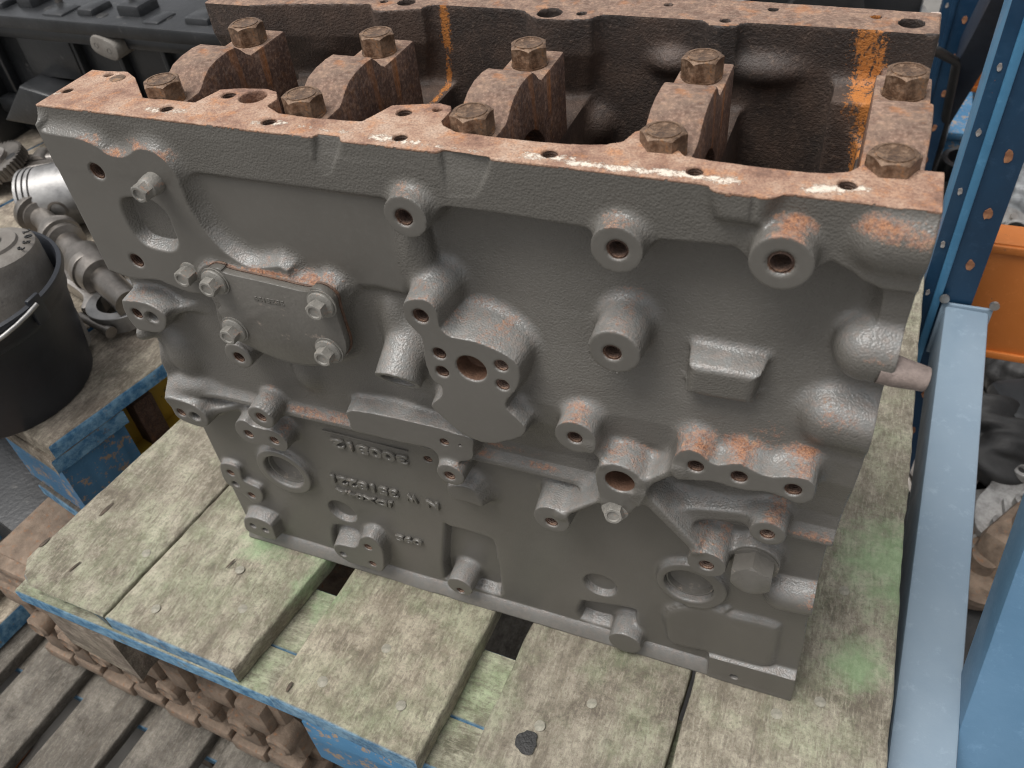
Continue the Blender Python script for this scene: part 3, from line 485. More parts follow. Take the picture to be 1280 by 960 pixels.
    f = np.maximum(f, -X[:, :, None]); f = np.maximum(f, Z3-HB); f = np.maximum(f, -Z3)
    f = f.astype(np.float32)
    for s in ((0,), (-1,)): f[s[0]] = 5; f[:, s[0]] = 5; f[:, :, s[0]] = 5
    V, Q = surface_nets(f, (x0, z0, y0), h); del f
    V = V[:, [0, 2, 1]]   # x, y, z
    Q = Q[:, ::-1]
    N = vnorm(V, Q); x, y, z = V.T; nzr = N[:, 2]
    rust = np.zeros(len(V)); resid = np.zeros(len(V)); dust_and_light = np.clip((nzr-.25)/.5, 0, 1)  # up-facing mask: settled dust together with painted-on brightness of the fillets
    for rx, rz, a, b, s in RU: rust = np.maximum(rust, s*np.clip(1.25-np.hypot((x-rx)/a, (z-rz)/b), 0, 1))
    rust *= np.clip((nzr+.05)/.35, .12, 1)
    top = (z > HB-.5) & (nzr > .6)
    for a, b, wd, s in RES:
        q, t = seg_d(x, y, a, b); resid = np.maximum(resid, s*np.clip(1.2-q/wd, 0, 1))
    resid *= top
    gx = np.clip(((x-x0)/h).round().astype(int), 0, nx-1); gz = np.clip(((z-z0)/h).round().astype(int), 0, nz-1)
    sd_ = smap[gx, gz]; smooth = ((np.abs(y+sd_) < .5) & (N[:, 1] < -.9)).astype(float)
    smooth = np.maximum(smooth, .75*((z < 207) & (N[:, 1] < -.8)))
    inner = (z > HB-21) & (y > 5) & ~top
    edge = (z > HB-1.0+.7*wob(x, 0, 0, .3, 9)+.5*wob(x, y, z, 1.1, 2)) & (y < 4)
    mach = np.where(top | inner | edge, 1., 0.)
    for (c, d, r, dep, th, ch) in HO:
        q = (np.hypot(x-c[0], z-c[1]) < r+.4) & (y > -d+1.0) & (y < -d+dep+2)
        if th or r > 9 and r < 12: mach[q] = .5
    col = np.stack([rust, mach, resid, smooth], 1).astype(np.float32)
    me = np_mesh('block_casting', V*.001, Q)
    at = me.color_attributes.new('masks', 'FLOAT_COLOR', 'POINT'); at.data.foreach_set('color', col.ravel())
    dust_and_light = np.where(top, 0, dust_and_light*np.clip((445-z)/30, .25, 1)); ad = me.attributes.new('dust', 'FLOAT', 'POINT'); ad.data.foreach_set('value', dust_and_light.astype(np.float32))
    return me
def build_crankcase(h):
    x0, y0, z0 = -4., 26., 228.; nx, ny, nz = int(536/h), int(222/h), int(236/h)
    xs = x0+h*np.arange(nx); ys = y0+h*np.arange(ny); zs = z0+h*np.arange(nz)
    X, Y, Z = [a.astype(np.float32) for a in np.meshgrid(xs, ys, zs, indexing='ij')]
    XY = np.meshgrid(xs, ys, indexing='ij')
    lp = FAR; P = [[-20, lp[0][1]]]+lp+[[lp[-1][0], 260], [-20, 260]]
    q = poly_sd(P, *XY).astype(np.float32)[:, :, None]
    rail = q+np.clip(HB-25-Z, 0, 400)*.32
    wall = 199.5+.02*(HB-Z)-Y+wob(X, Y, Z, .06, 3)*.5
    wall = wall+np.where(Z < 300, 0, 0)
    f = smin(rail, wall, 7)
    for a, c, rx, rz in FB:
        g = (np.sqrt(((X-a)/rx)**2+((Y-202)/11)**2+((Z-c)/rz)**2)-1)*9; f = smin(f, g, 7)
    # outer skin
    f = np.maximum(f, Y-np.interp(X, [0, 200, 262, 290, 330, 523], [228, 226, 232, 236, 240, 232]).astype(np.float32))
    # bulkheads with the lower half of each bearing bore
    for cx in (77, 181, 289, 397, 506):
        b = np.maximum(np.abs(X-cx)-13-.03*(HB-Z), Z-400); b = np.maximum(b, 24-Y)
        b = smax(b, -(np.hypot(Y-77, Z-399)-33), 1.5); f = smin(f, b, 8)
    # crowns of the cylinder skirts
    for cx in (129, 235, 343, 451):
        rr = np.hypot(X-cx, Y-77-25); ring = np.maximum(np.maximum(rr-56, 46-rr), Z-262); f = smin(f, ring, 3)
        f = np.minimum(f, np.maximum(238-Z*0-0-0+0*Z-1000, Z-236) if False else f)
    f = smin(f, Z-238+np.where(np.zeros_like(Z) > 0, 0, 0), 4)
    # stepped right end of the rail
    s = np.maximum.reduce([496-X, X-523, 168-Y, Y-215, Z-436]); f = smin(f, s, 3)
    s = np.maximum.reduce([X-496-40, 470-X, 172-Y, Z-425, Y-215]); f = smin(f, s, 10)
    f = np.maximum.reduce([f, Z-HB, X-523.5, .5-X])
    for c, r in FH: f = np.maximum(f, -np.maximum(np.hypot(X-c[0], Y-c[1])-r, HB-22-Z))
    f = np.maximum(f, -np.maximum(np.hypot(X-513, Y-176)-2.6, 425-Z))
    f[0] = 5; f[-1] = 5; f[:, 0] = 5; f[:, -1] = 5; f[:, :, 0] = 5; f[:, :, -1] = 5
    V, Q = surface_nets(f.astype(np.float32), (x0, y0, z0), h)
    st = np.zeros(len(V))
    for a, b, w in FS:
        q, t = seg_d(V[:, 0], V[:, 2], a, b); st = np.maximum(st, np.clip(1.2-q/w*.8, 0, 1))
    st *= V[:, 1] > 150
    me = np_mesh('crankcase', V*.001, Q)
    at = me.attributes.new('streak', 'FLOAT', 'POINT'); at.data.foreach_set('value', st.astype(np.float32))
    N = vnorm(V, Q)
    me.materials.append(MAT['iron']); me.materials.append(MAT['cap'])
    lvl = (V[Q].mean(1)[:, 2] > HB-.8) | ((V[Q].mean(1)[:, 2] > 434) & (V[Q].mean(1)[:, 0] > 494) & (V[Q].mean(1)[:, 1] < 202) & (N[Q[:, 0]][:, 2] > .7))
    me.polygons.foreach_set('material_index', lvl.astype(np.int32))
    return me
# ------------------------------------------------------------------ setting: the yard floor
GZ = -.56
bm = bmesh.new()
for i in range(41):
    for j in range(41): bm.verts.new((-4+.25*i if i else -30, -3+.25*j if j else -30, GZ+random.uniform(-.0015, .0015)))
bm.verts.ensure_lookup_table()
for v in bm.verts:
    if v.co.x > 5.9: v.co.x = 30
    if v.co.y > 6.9: v.co.y = 40
for i in range(40):
    for j in range(40): bm.faces.new([bm.verts[k] for k in (i*41+j, (i+1)*41+j, (i+1)*41+j+1, i*41+j+1)])
tag(link('concrete_floor', bm_mesh(bm, 'floor'), MAT['concrete']), kind='structure')
# ------------------------------------------------------------------ the engine block on the pallet
mm = .001
blk = thing('engine_block', 'bare upturned engine block sprayed grey with rusty open crankcase on mouldy pallet', 'engine block', (.265, .1, 0))
OFF = (-.265, -.1, 0)
def bp(o):
    """make o a part of the block; its mesh is in world metres"""
    o.parent = blk; o.matrix_parent_inverse = Matrix.Translation(OFF); return o
def on_block(name, me, mat, loc, rot=None, parent=None):
    o = link(name, me, mat, None, loc, rot); return bp(o) if parent is None else o
VOX = 0.9
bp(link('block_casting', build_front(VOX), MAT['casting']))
bp(link('crankcase', build_crankcase(1.5), None))
# threads seen inside the tapped holes, all one mesh
bm = bmesh.new(); prof = []
for i in range(9): prof += [(.0040, .0010+i*.0016), (.0047, .0018+i*.0016)]
lathe_into(bm, prof+[(.0045, .0158), (.0, .0158)], 20, 'y', cap=False)
thr = bm_mesh(bm, 'thread', True, 30); thr2 = thr.copy(); thr.materials.append(MAT['hole']); thr2.materials.append(MAT['orangethread'])
for c, d, r, dep, th, ch in HO:
    if th:
        o = on_block('thread', thr2 if c[1] < 262 or 308 < c[0] < 320 else thr, None, (c[0]*mm, -d*mm, c[1]*mm)); s = r/4.6; o.scale = (s, 1, s)
for c, r, th in THOLES:
    if th:
        o = on_block('thread', thr, None, (c[0]*mm, c[1]*mm, HB*mm), (R(-90), 0, 0)); s = r/4.6; o.scale = (s, 1, s)
# core plugs
for c, r in ([[[79.8,125.9],19.3], [[437.9,118.8],18.6]]):
    bm = bmesh.new(); rr = r*mm
    lathe_into(bm, [(0, .0075), (rr-.0035, .0075), (rr-.0022, .0068), (rr-.0016, .0022), (rr-.0004, .0018), (rr+.0001, .003), (rr+.0001, .011), (0, .011)], 48, 'y', cap=False)
    on_block('core_plug', bm_mesh(bm, 'core_plug', True, 40), MAT['paint'], (c[0]*mm, .0058, c[1]*mm))
# hex bolts
def hexpts(r, rot=0): return [(r*math.cos(R(60*i+rot)), r*math.sin(R(60*i+rot))) for i in range(6)]
def hex_into(bm, r, h0, h1, rot=0, axis='z', cham=.0012, dish=0, n=12):
    """hexagonal head whose top corners are turned down to a circle"""
    def P(x, y, h): return {'z': (x, y, h), 'y': (x, -h, y), 'x': (h, x, y)}[axis]
    rings = []
    for (h, kind) in ((h0, 'hex'), (h1-cham*1.3, 'hexm'), (h1, 'circ')):
        ring = []
        for i in range(n*6):
            a = 2*math.pi*i/(n*6)+R(rot); fl = (i % n)/n; ang = abs(fl-.5)*R(60)   # angle from the flat's middle
            rh = r*math.cos(R(30))/math.cos((fl-.5)*R(60)); ri = r*math.cos(R(30))
            if kind == 'hex': rr, hh = rh, h
            elif kind == 'hexm': rr, hh = rh, h1-cham*.12-(rh-ri*.99)*.62
            else: rr, hh = ri*.965, h1
            ring.append(bm.verts.new(P(rr*math.cos(a), rr*math.sin(a), hh)))
        rings.append(ring)
    if dish:
        rings.append([bm.verts.new(P(r*.62*math.cos(2*math.pi*i/(n*6)+R(rot)), r*.62*math.sin(2*math.pi*i/(n*6)+R(rot)), h1)) for i in range(n*6)])
        rings.append([bm.verts.new(P(r*.55*math.cos(2*math.pi*i/(n*6)+R(rot)), r*.55*math.sin(2*math.pi*i/(n*6)+R(rot)), h1-dish)) for i in range(n*6)])
    m = n*6
    for a, b in zip(rings, rings[1:]):
        for i in range(m): bm.faces.new((a[i], a[(i+1) % m], b[(i+1) % m], b[i]))
    bm.faces.new(rings[0]); bm.faces.new(rings[-1])
bm = bmesh.new(); hex_into(bm, .0124, .0, .0125, 0, 'z', .0016, .0004); lathe_into(bm, [(.0118, -.0012), (.0118, .0004)], 40); lathe_into(bm, [(.0088, .0120), (.0090, .0129), (.0083, .0129), (.0081, .0122)], 40, cap=False)
capbolt = bm_mesh(bm, 'cap_bolt', True, 28); capbolt.materials.append(MAT['bolt'])
# main bearing caps
CAPX = (75.5, 180.5, 289, 397.5, 507.5)
for n, cx in enumerate(CAPX):
    arc = [(77-33*math.cos(t), 399+33*math.sin(t)) for t in np.linspace(0, math.pi, 15)]
    j = lambda: random.uniform(-.5, .5)
    P = [(22, 399)]+[a for a in arc if a[0] > 45]+[(150, 399), (150, 452.6), (148.5, 454), (130, 454), (107, 454), (103, 456+j()), (98.5, 461), (94, 464.5+j()), (86, 465.5), (74, 465.3+j()), (64, 463.5), (57, 460), (51.5, 456), (47.5, 454), (23.5, 454), (22, 452)]
    w = 15 if n < 4 else 14.8
    o = prism('main_bearing_cap', [((a)*mm, (b-399)*mm) for a, b in P], -w*mm, w*mm, MAT['cap'], None, 'x', .0012, (cx*mm, 0, .399)); bp(o)
    for k, y in enumerate((.0345, .1275)):
        b = link('cap_bolt', capbolt, None, o, (random.uniform(-.0008, .0008), y, .0556), (0, 0, R((12, 40, 23, 8, 31, 50, 3, 17, 5, 29)[2*n+k])))
# cover plate with its bolts
CP = catmull([(a*mm, b*mm) for a, b in [[96.8,347.2], [99.9,354.7], [105.0,361.2], [111.0,364.1], [117.5,363.8], [121.4,361.2], [151.6,359.8], [180.9,358.2], [187.6,362.3], [195.2,361.7], [201.3,355.8], [201.0,346.0], [201.4,332.3], [201.8,318.2], [198.3,308.0], [190.5,301.3], [179.7,296.8], [166.0,291.4], [150.7,290.0], [136.2,291.6], [117.4,296.5], [105.9,300.4], [98.6,305.0], [98.4,311.9], [102.1,318.2], [100.9,326.0], [104.4,329.4], [105.2,332.2], [103.9,338.4], [97.7,341.6]]], True, 4)
bm = bmesh.new(); prism_into(bm, [tuple(p) for p in CP], -.0160, -.0102, 'y', .0009); cov = bp(link('cover_plate', bm_mesh(bm, 'cover_plate', True, 30), MAT['paint']))
cc = CP.mean(0); bm = bmesh.new(); prism_into(bm, [tuple(cc+(p-cc)*1.012) for p in CP], -.0103, -.0086, 'y'); 
g = link('gasket', bm_mesh(bm, 'gasket'), MAT['hole'], cov)
bm = bmesh.new()
lathe_into(bm, [(.0094, 0), (.0096, -.0008), (.0092, -.0018), (.0074, -.0026), (.0060, -.003)], 32, 'y', cap=True)
hex_into(bm, .0066, .0024, .0095, 10, 'y', .0009, .0009)
fb = bm_mesh(bm, 'flange_bolt', True, 30); fb.materials.append(MAT['dustbolt'])
for (x, z), r in zip([[109.8,353.0], [192.3,351.1], [110.3,311.3], [186.9,310.1]], (10, 35, 0, 50)):
    o = link('flange_bolt', fb, None, cov, (x*mm, -.016, z*mm), (0, R(r), 0)); bm = bmesh.new(); lathe_into(bm, [(.0108, 0), (.0108, -.0008), (.006, -.0008)], 32, 'y')
    o.location.y = -.0168; link('washer', bm_mesh(bm, 'washer'), MAT['dustbolt'], o, (0, .0008, 0))
on_block('flange_bolt', fb, None, ([387.8,220.8][0]*mm, -.0195, [387.8,220.8][1]*mm), (R(-14), R(20), 0))
# square plug and small hex plug in the mounting pad, large hex plug low on the right
bm = bmesh.new(); lathe_into(bm, [(.0070, .002), (.0072, -.004), (.0066, -.0085), (.005, -.0105)], 32, 'y'); hex_into(bm, .0062, .006, .0165, 15, 'y', .0007, .0012)
on_block('pipe_plug', bm_mesh(bm, 'pipe_plug', True, 30), MAT['dustbolt'], ([82.7,419.2][0]*mm, -.007, [82.7,419.2][1]*mm))
bm = bmesh.new(); lathe_into(bm, [(.0078, .001), (.0078, -.0015), (.006, -.002)], 32, 'y'); hex_into(bm, .0066, .001, .0105, 20, 'y', .0008, .0008)
on_block('hex_plug', bm_mesh(bm, 'hex_plug', True, 30), MAT['dustbolt'], ([80.9,349.2][0]*mm, -.007, [80.9,349.2][1]*mm))
bm = bmesh.new(); lathe_into(bm, [(.0165, .003), (.0165, -.001), (.013, -.0014)], 40, 'y'); hex_into(bm, .0152, .001, .0155, 32, 'y', .0012)
on_block('hex_plug', bm_mesh(bm, 'hex_plug', True, 30), MAT['paint'], ([481.0,175.4][0]*mm, -.003, [481.0,175.4][1]*mm))
# dowel pin in the end boss
bm = bmesh.new(); lathe_into(bm, [(.0084, -.006), (.0084, .001), (.0066, .0165), (.0062, .0175), (.0052, .0180), (0, .0172)], 32, 'x', cap=False)
on_block('dowel_pin', bm_mesh(bm, 'dowel_pin', True, 35), MAT['pin'], (.5285, -.0015, 366.5*mm), (0, R(7), 0))
# pan-rail disc plug on top and oil jet in the crankcase
bm = bmesh.new(); lathe_into(bm, [(.0052, -.001), (.0052, .0003), (.0047, .0005), (0, .0005)], 28, 'z', cap=False)
on_block('disc_plug', bm_mesh(bm, 'disc_plug'), MAT['bolt'], (DISC[0][0]*mm, DISC[0][1]*mm, HB*mm))
bm = bmesh.new(); lathe_into(bm, [(.010, 0), (.010, .012), (.0075, .012), (.0072, .002), (0, .002)], 24, 'z', cap=False)
for p in ((.334, .160, .372), (.470, .150, .345)):
    on_block('oil_jet', bm_mesh(bm.copy(), 'oil_jet', True, 30), MAT['bolt'], p, (R(38), 0, R(10)))
bm.free()
# raised casting numbers; the block stands upside down, so they do too
def letters(name, s, c, y, w, h, ext, mat, rot=180, sl=0, parent=None):
    cu = bpy.data.curves.new('t', 'FONT'); cu.body = s; cu.align_x = 'CENTER'; cu.align_y = 'CENTER'; cu.size = 1; cu.extrude = ext/2; cu.offset = .018; cu.bevel_depth = .035; cu.bevel_resolution = 1; cu.resolution_u = 3
    t = bpy.data.objects.new('t', cu); COL.objects.link(t); bpy.context.view_layer.update()
    me = bpy.data.meshes.new_from_object(t.evaluated_get(bpy.context.evaluated_depsgraph_get())); bpy.data.objects.remove(t)
    co = np.zeros(len(me.vertices)*3); me.vertices.foreach_get('co', co); co = co.reshape(-1, 3)
    mn, mx = co.min(0), co.max(0); cen = (mn+mx)/2; k = np.array([w/(mx[0]-mn[0]), h/(mx[1]-mn[1]), ext/max(mx[2]-mn[2], 1e-9)])
    co = (co-cen)*k; co[:, :2] *= (1-.12*(co[:, 2:3] > 0)) if False else 1
    me.vertices.foreach_set('co', co.ravel()); me.update()
    m = Matrix.Translation((c[0]*mm, y, c[1]*mm)) @ Matrix.Rotation(R(rot+sl), 4, 'Y') @ Matrix.Rotation(R(90), 4, 'X')
    o = link(name, me, mat, parent); o.matrix_basis = m
    if parent is None: bp(o)
    return o
for s, c, w, h, sl in [["300812",[175.6,180.25],71.0,11,-0.56], ["3518221",[159.8,130.9],66.0,10.5,-1.74], ["W",[205.05,131.3],11.9,9.5,-0.96], ["N",[224.25,130.05],11.7,9.5,-0.49], ["JDX04A",[156.3,114.95],57.8,8.5,-0.1], ["09S",[190.45,67.5],27.7,8,-3.31]]:
    letters('cast_number', s, c, .0074, w*mm, h*mm, .0040, MAT['paint'], 180, sl)
box('cast_line', ([173.7,191.8][0]*mm, .0072, [173.7,191.8][1]*mm), (.078, .0016, .0008), MAT['paint'], None, .0002); bp(bpy.data.objects['cast_line'])
letters('cast_number', '35Z5139', [149.4,344.5], -.0161, .024, .0042, .0005, MAT['paint'], 180, -1, cov)
# ------------------------------------------------------------------ pallets
def board(name, quad, z, th, mat, parent=None, jit=.0006, n=34, seed=0, label=None, bev=.0022, round_end=0):
    """plank: quad = near-left, near-right, far-right, far-left (x,y); z = its top"""
    r = random.Random(seed*17+3); q = [Vector((a, b, 0)) for a, b in quad]; cen = sum(q, Vector())/4
    ca = [(0, -th), (0, -th*.5), (0, -bev), (bev*.35, -bev*.3), (bev, 0)]; prof = []
    ph = [r.uniform(0, 6.3) for _ in range(10)]
    bm = bmesh.new(); rings = []
    K = 9
    for i in range(n+1):
        t = i/n; t = t
        L = q[0].lerp(q[3], t); Rr = q[1].lerp(q[2], t); ax = (Rr-L); w = ax.length; ax.normalize(); dn = (q[3]-q[0]).normalized()
        s = t*(q[3]-q[0]).length
        def jx(k, side): return jit*(math.sin(s*90+ph[k])*.6+math.sin(s*230+ph[k+1])*.5+math.sin(s*23+ph[k+2])*.8+r.uniform(-.7, .7))
        jl, jr = jx(0, 0), jx(3, 1); ring = []
        e = 0
        if i == 0 or i == n: e = 1
        offs = [(jl, -th), (jl*.8, -th*.5), (jl*1.2, -bev), (jl+bev*.4, -bev*.35), (bev*1.1+jl, 0)]
        for a, b in offs: ring.append(L+ax*a+Vector((0, 0, b)))
        for k in range(1, K):
            u = bev+(w-2*bev)*k/K; ring.append(L+ax*u+Vector((0, 0, .0006*math.sin(u*60+ph[6]+s*5)+.0005*math.sin(s*40+ph[7]+u*100)+r.uniform(-.0002, .0002))))
        for a, b in reversed(offs): ring.append(Rr-ax*(a-jl+jr)+Vector((0, 0, b)))
        if round_end and t < .2:
            pass
        dirn = dn*(bev*.8)*(1 if i == 0 else -1)
        if e:
            cap = [bm.verts.new(p-cen+Vector((0, 0, z)) + (Vector((0, 0, -bev)) if p.z > -bev*.9 else Vector())) for p in ring]
            top = [bm.verts.new(p-cen+Vector((0, 0, z))+dirn*(1 if p.z > -bev*.9 else 0)) for p in ring]
            rings += [cap, top] if i == 0 else [top, cap]
        else: rings.append([bm.verts.new(p-cen+Vector((0, 0, z))) for p in ring])
    if round_end:   # worn front corner
        for rg in rings[:4]:
            for v in rg:
                u = (v.co.x+cen.x-q[0].x)
                if u < round_end: v.co.y += (round_end-u)**2/round_end*.9
    for a, b in zip(rings, rings[1:]):
        for k in range(len(a)): 
            k2 = (k+1) % len(a)
            try: bm.faces.new((a[k], a[k2], b[k2], b[k]))
            except ValueError: pass
    for rg in (rings[0], rings[-1]):
        try: bm.faces.new(rg)
        except ValueError: pass
    bmesh.ops.remove_doubles(bm, verts=bm.verts, dist=1e-6)
    me = bm_mesh(bm, name, True, 40); o = link(name, me, mat, parent)
    if parent is not None: o.matrix_parent_inverse = Matrix.Translation(parent.location).inverted() if parent.rotation_euler.z == 0 else Matrix.Identity(4)
    o.location = (cen.x, cen.y, 0)
    if label: o['label'] = label
    return o
pal = thing('wooden_pallet', 'weathered wooden pallet with green mould and blue edges carrying the grey engine block', 'pallet', (.2, .25, -.12))
DB = [[[-0.2097,-0.117], [-0.0846,-0.122], [-0.0021,0.64], [-0.116,0.64]], [[-0.0814,-0.122], [0.0695,-0.1285], [0.1871,0.64], [-0.0008,0.64]], [[0.1129,-0.137], [0.2593,-0.1465], [0.3118,0.64], [0.1588,0.64]], [[0.3004,-0.15], [0.4442,-0.152], [0.4607,0.64], [0.3226,0.64]], [[0.449,-0.152], [0.604,-0.155], [0.6053,0.64], [0.4645,0.64]]]
boards = []
for i, qd in enumerate(DB):
    boards.append(board('deck_board', qd, -.0003*(i % 2), .021, MAT['wood_side' if i in (0, 1) else 'wood'] if False else MAT['wood_side'], pal, seed=i, round_end=.03 if i == 0 else 0, n=60))
def ang(y): return y
for i, (y0_, y1_) in enumerate(((-.134, -.090), (-.0895, -.022), (.24, .34), (.53, .63))):
    sh = -.0125
    board('stringer_board', [(-.214, y0_+.014), (.606, y0_-.016), (.606, y1_-.016), (-.214, y1_+.014)], -.0225, .020, MAT['woodx'], pal, seed=20+i, n=50)
for (x, y, w, mt) in ((-.142, -.072, .105, 'block'), (.20, -.088, .14, 'bluewood'), (.535, -.09, .13, 'bluewood'), (-.13, .29, .12, 'block'), (.20, .28, .14, 'block'), (.53, .27, .13, 'block'), (-.11, .58, .12, 'block'), (.2, .57, .14, 'block'), (.53, .56, .13, 'block')):
    o = board('pallet_block', [(x-w/2, y-.045), (x+w/2, y-.055), (x+w/2, y+.045), (x-w/2, y+.055)], -.0435, .078, MAT[mt], pal, seed=int(50+x*100), n=14, jit=.0016)
for i, (x, w) in enumerate(((.53, .1),)):
    board('bottom_board', [(x-w/2-.01, -.13), (x+w/2-.01, -.135), (x+w/2+.02, .63), (x-w/2+.02, .63)], -.1225, .02, MAT['woodgrey'], pal, seed=70+i, n=24)
bm = bmesh.new(); lathe_into(bm, [(.0045, -.001), (.0046, .0002), (.0036, .0007), (0, .0006)], 14, 'z', cap=False); nailm = bm_mesh(bm, 'nail', True, 40); nailm.materials.append(MAT['nail'])
for (x, y), bi in [[[-0.0385,-0.0991],1], [[0.0425,-0.0723],1], [[-0.0902,-0.0498],0], [[0.0141,-0.0362],1], [[0.152,-0.1104],2], [[0.1912,-0.0648],2], [[0.2273,-0.1078],2], [[0.1531,-0.1115],2], [[0.3775,-0.0541],3], [[0.3436,-0.0859],3], [[0.551,0.0069],4], [[0.5583,0.1183],4], [[0.52,-0.0143],4]]:
    b = boards[bi]; link('nail', nailm, None, b, (x-b.location.x, y-b.location.y, .0004), (R(random.uniform(-6, 6)), R(random.uniform(-6, 6)), 0))
# splits and knots in the planks: dark slots a little below the surface
def stain(bi, c, rx, ry, rot, mat, nm):
    b = boards[bi]; bm = bmesh.new(); vs = []
    for k in range(26):
        a = 2*math.pi*k/26; rr = 1+.07*math.sin(3*a+c[0]*50)+.05*math.sin(7*a+1)+random.uniform(-.04, .04); vs.append(bm.verts.new((rx*rr*math.cos(a), ry*rr*math.sin(a), 0)))
    bm.faces.new(vs); r_ = bmesh.ops.extrude_face_region(bm, geom=bm.faces[:]); bmesh.ops.translate(bm, vec=(0, 0, .0003), verts=[v for v in r_['geom'] if isinstance(v, bmesh.types.BMVert)])
    link(nm, bm_mesh(bm, nm, False), mat, b, (c[0]-b.location.x, c[1]-b.location.y, .0009), (0, 0, R(rot)))
for (c, bi, rx, ry, rot, k) in [[[0.3381,-0.1024],3,0.0088,0.0098,0,1], [[-0.1698,-0.0175],0,0.0022,0.0095,-8,0], [[-0.2032,-0.0728],0,0.002,0.007,-10,0], [[-0.1505,-0.0863],0,0.0012,0.007,-14,0], [[0.1272,-0.1247],2,0.0015,0.005,0,0], [[0.0012,-0.0331],1,0.001,0.006,-12,0]]: stain(bi, c, rx, ry, rot, MAT['rubber' if k else 'darkwood'], 'oil_spot' if k else 'wood_split')
# ------------------------------------------------------------------ what stands under the mouldy pallet
cst = thing('rusty_engine_casting', 'long brown rusty cylinder head casting lying under the front edge of the mouldy pallet', 'engine casting', (-.20, .02, -.40), R(-4)); cst.scale = (1, 1, 1.13)
def cpart(name, c, s, mat=MAT['brown'], bev=.004): return box(name, c, s, mat, cst, bev)
cpart('body', (0, .03, .105), (.46, .20, .208), bev=.006)
cpart('face_plate', (0, -.072, .118), (.455, .03, .13), bev=.008)
for k in range(8):
    x = -.196+k*.056
    q = [random.uniform(-1, 1) for _ in range(6)]; cpart('port_frame', (x, -.084+.006*q[0], .160+.008*q[1]), (.046+.012*q[2], .028, .044+.012*q[3]), bev=.006)
    cpart('lobe', (x+.012, -.086, .086+.008*(k % 3)), (.032+.010*q[4], .026+.006*q[5], .056+.02*q[0]), bev=.007)
    lathe('boss', [(.017, .014), (.0165, -.016), (.012, -.019), (.008, -.017), (0, -.017)], MAT['brown'], cst, (x+.026, -.088, .122), 'y', 20, cap=False)
    cpart('foot_pad', (x, -.088, .034+.004*(k % 2)), (.052, .026-.006*(k % 2), .022), bev=.004)
cpart('lower_flange', (0, -.076, .012), (.47, .032, .020)); cpart('upper_flange', (.0, -.072, .198), (.465, .026, .016))
for k in range(6):
    lathe('end_hole', [(.006, -.001), (.005, .001), (0, .001)], MAT['rubber'], cst, (.2305, -.03+.03*(k % 3), .06+.06*(k//3)), 'x', 14, cap=False)
low = thing('wooden_pallet', 'grey lower pallet with blue edged slats under the brown rusty casting', 'pallet', (-.25, -.1, -.56))
for i in range(10):
    x = -.86+i*.118; board('deck_board', [(x, -.52), (x+.09, -.525), (x+.155, .45), (x+.065, .45)], -.402, .02, MAT['woodgrey'], low, seed=90+i, n=24)
for y in (-.42, -.02, .38): board('stringer_board', [(-.9, y-.05), (.42, y-.10), (.42, y), (-.9, y+.05)], -.423, .02, MAT['woodgrey'], low, seed=110+int(y*10), n=20)
for x in (-.8, -.25, .3):
    for y in (-.42, -.02, .38): board('pallet_block', [(x-.05, y-.05), (x+.05, y-.06), (x+.05, y+.04), (x-.05, y+.05)], -.444, .114, MAT['block'], low, seed=int(130+x*10+y*20), n=8)
sl = thing('slat_stack', 'pale brown wooden slats stacked left of the rusty casting', 'wooden slats', (-.58, .0, -.402))
for i, (x, z, w) in enumerate(((-.56, -.36, .05), (-.60, -.325, .06), (-.66, -.29, .06), (-.70, -.36, .07))):
    board('slat', [(x-w/2, -.10), (x+w/2, -.11), (x+w/2+.05, .30), (x-w/2+.05, .30)], z, .036, MAT['block' if i % 2 else 'woodleft'], sl, seed=150+i, n=20)
o = box('orange_bracket', (-.53, -.17, -.535), (.06, .05, .05), MAT['orange'], None, .004); tag(o, 'small orange painted metal block below the grey lower pallet at the left edge', 'metal block')
# ------------------------------------------------------------------ left pallet and what lies on it
LP = Vector((-.305, .030)); EY = Vector((.235, .972)).normalized(); EX = Vector((-EY.y, EY.x))
def lp(x, y): q = LP+EX*x+EY*y; return (q.x, q.y)
lef = thing('wooden_pallet', 'worn brown pallet with chipped blue edge beside a black bucket and loose engine parts', 'pallet', (*lp(.4, .6), -.16))
xs_ = [0, .145, .152, .29, .298, .43, .438, .575, .583, .72, .726, .86]
for i in range(6):
    a, b = xs_[2*i], xs_[2*i+1]
    board('deck_board', [lp(b, .004*i), lp(a, .006), lp(a, 1.25), lp(b, 1.25)], -.0003*i, .021, MAT['woodleft'], lef, seed=170+i, n=50)
for i, y in enumerate((0.0, .56, 1.12)):
    board('stringer_board', [lp(.86, y), lp(0.002, y), lp(.002, y+.1), lp(.86, y+.1)], -.0225, .022, MAT['woodleft'], lef, seed=180+i, n=20)
    for x in (0.012, .38, .72):
        board('pallet_block', [lp(x+.14, y+.006), lp(x, y+.006), lp(x, y+.096), lp(x+.14, y+.096)], -.0455, .095, MAT['bluewood' if y == 0 else 'block'], lef, seed=int(190+x*10+y*30), n=14, jit=.0015)
for i, x in enumerate((0.01, .38, .72)): board('bottom_board', [lp(x+.12, 0), lp(x, 0), lp(x, 1.25), lp(x+.12, 1.25)], -.1415, .02, MAT['woodgrey'], lef, seed=210+i, n=20)
yb = thing('yellow_bracket', 'yellow painted steel bracket under the blue edge of the left pallet', 'bracket', (*lp(.02, .17), -.14), math.atan2(EY.y, EY.x))
box('plate', (.01, .05, .05), (.16, .02, .09), MAT['yellow'], yb); box('web', (-.03, .035, .045), (.03, .04, .08), MAT['hole'], yb); box('foot', (.01, .03, .005), (.18, .06, .01), MAT['yellow'], yb)
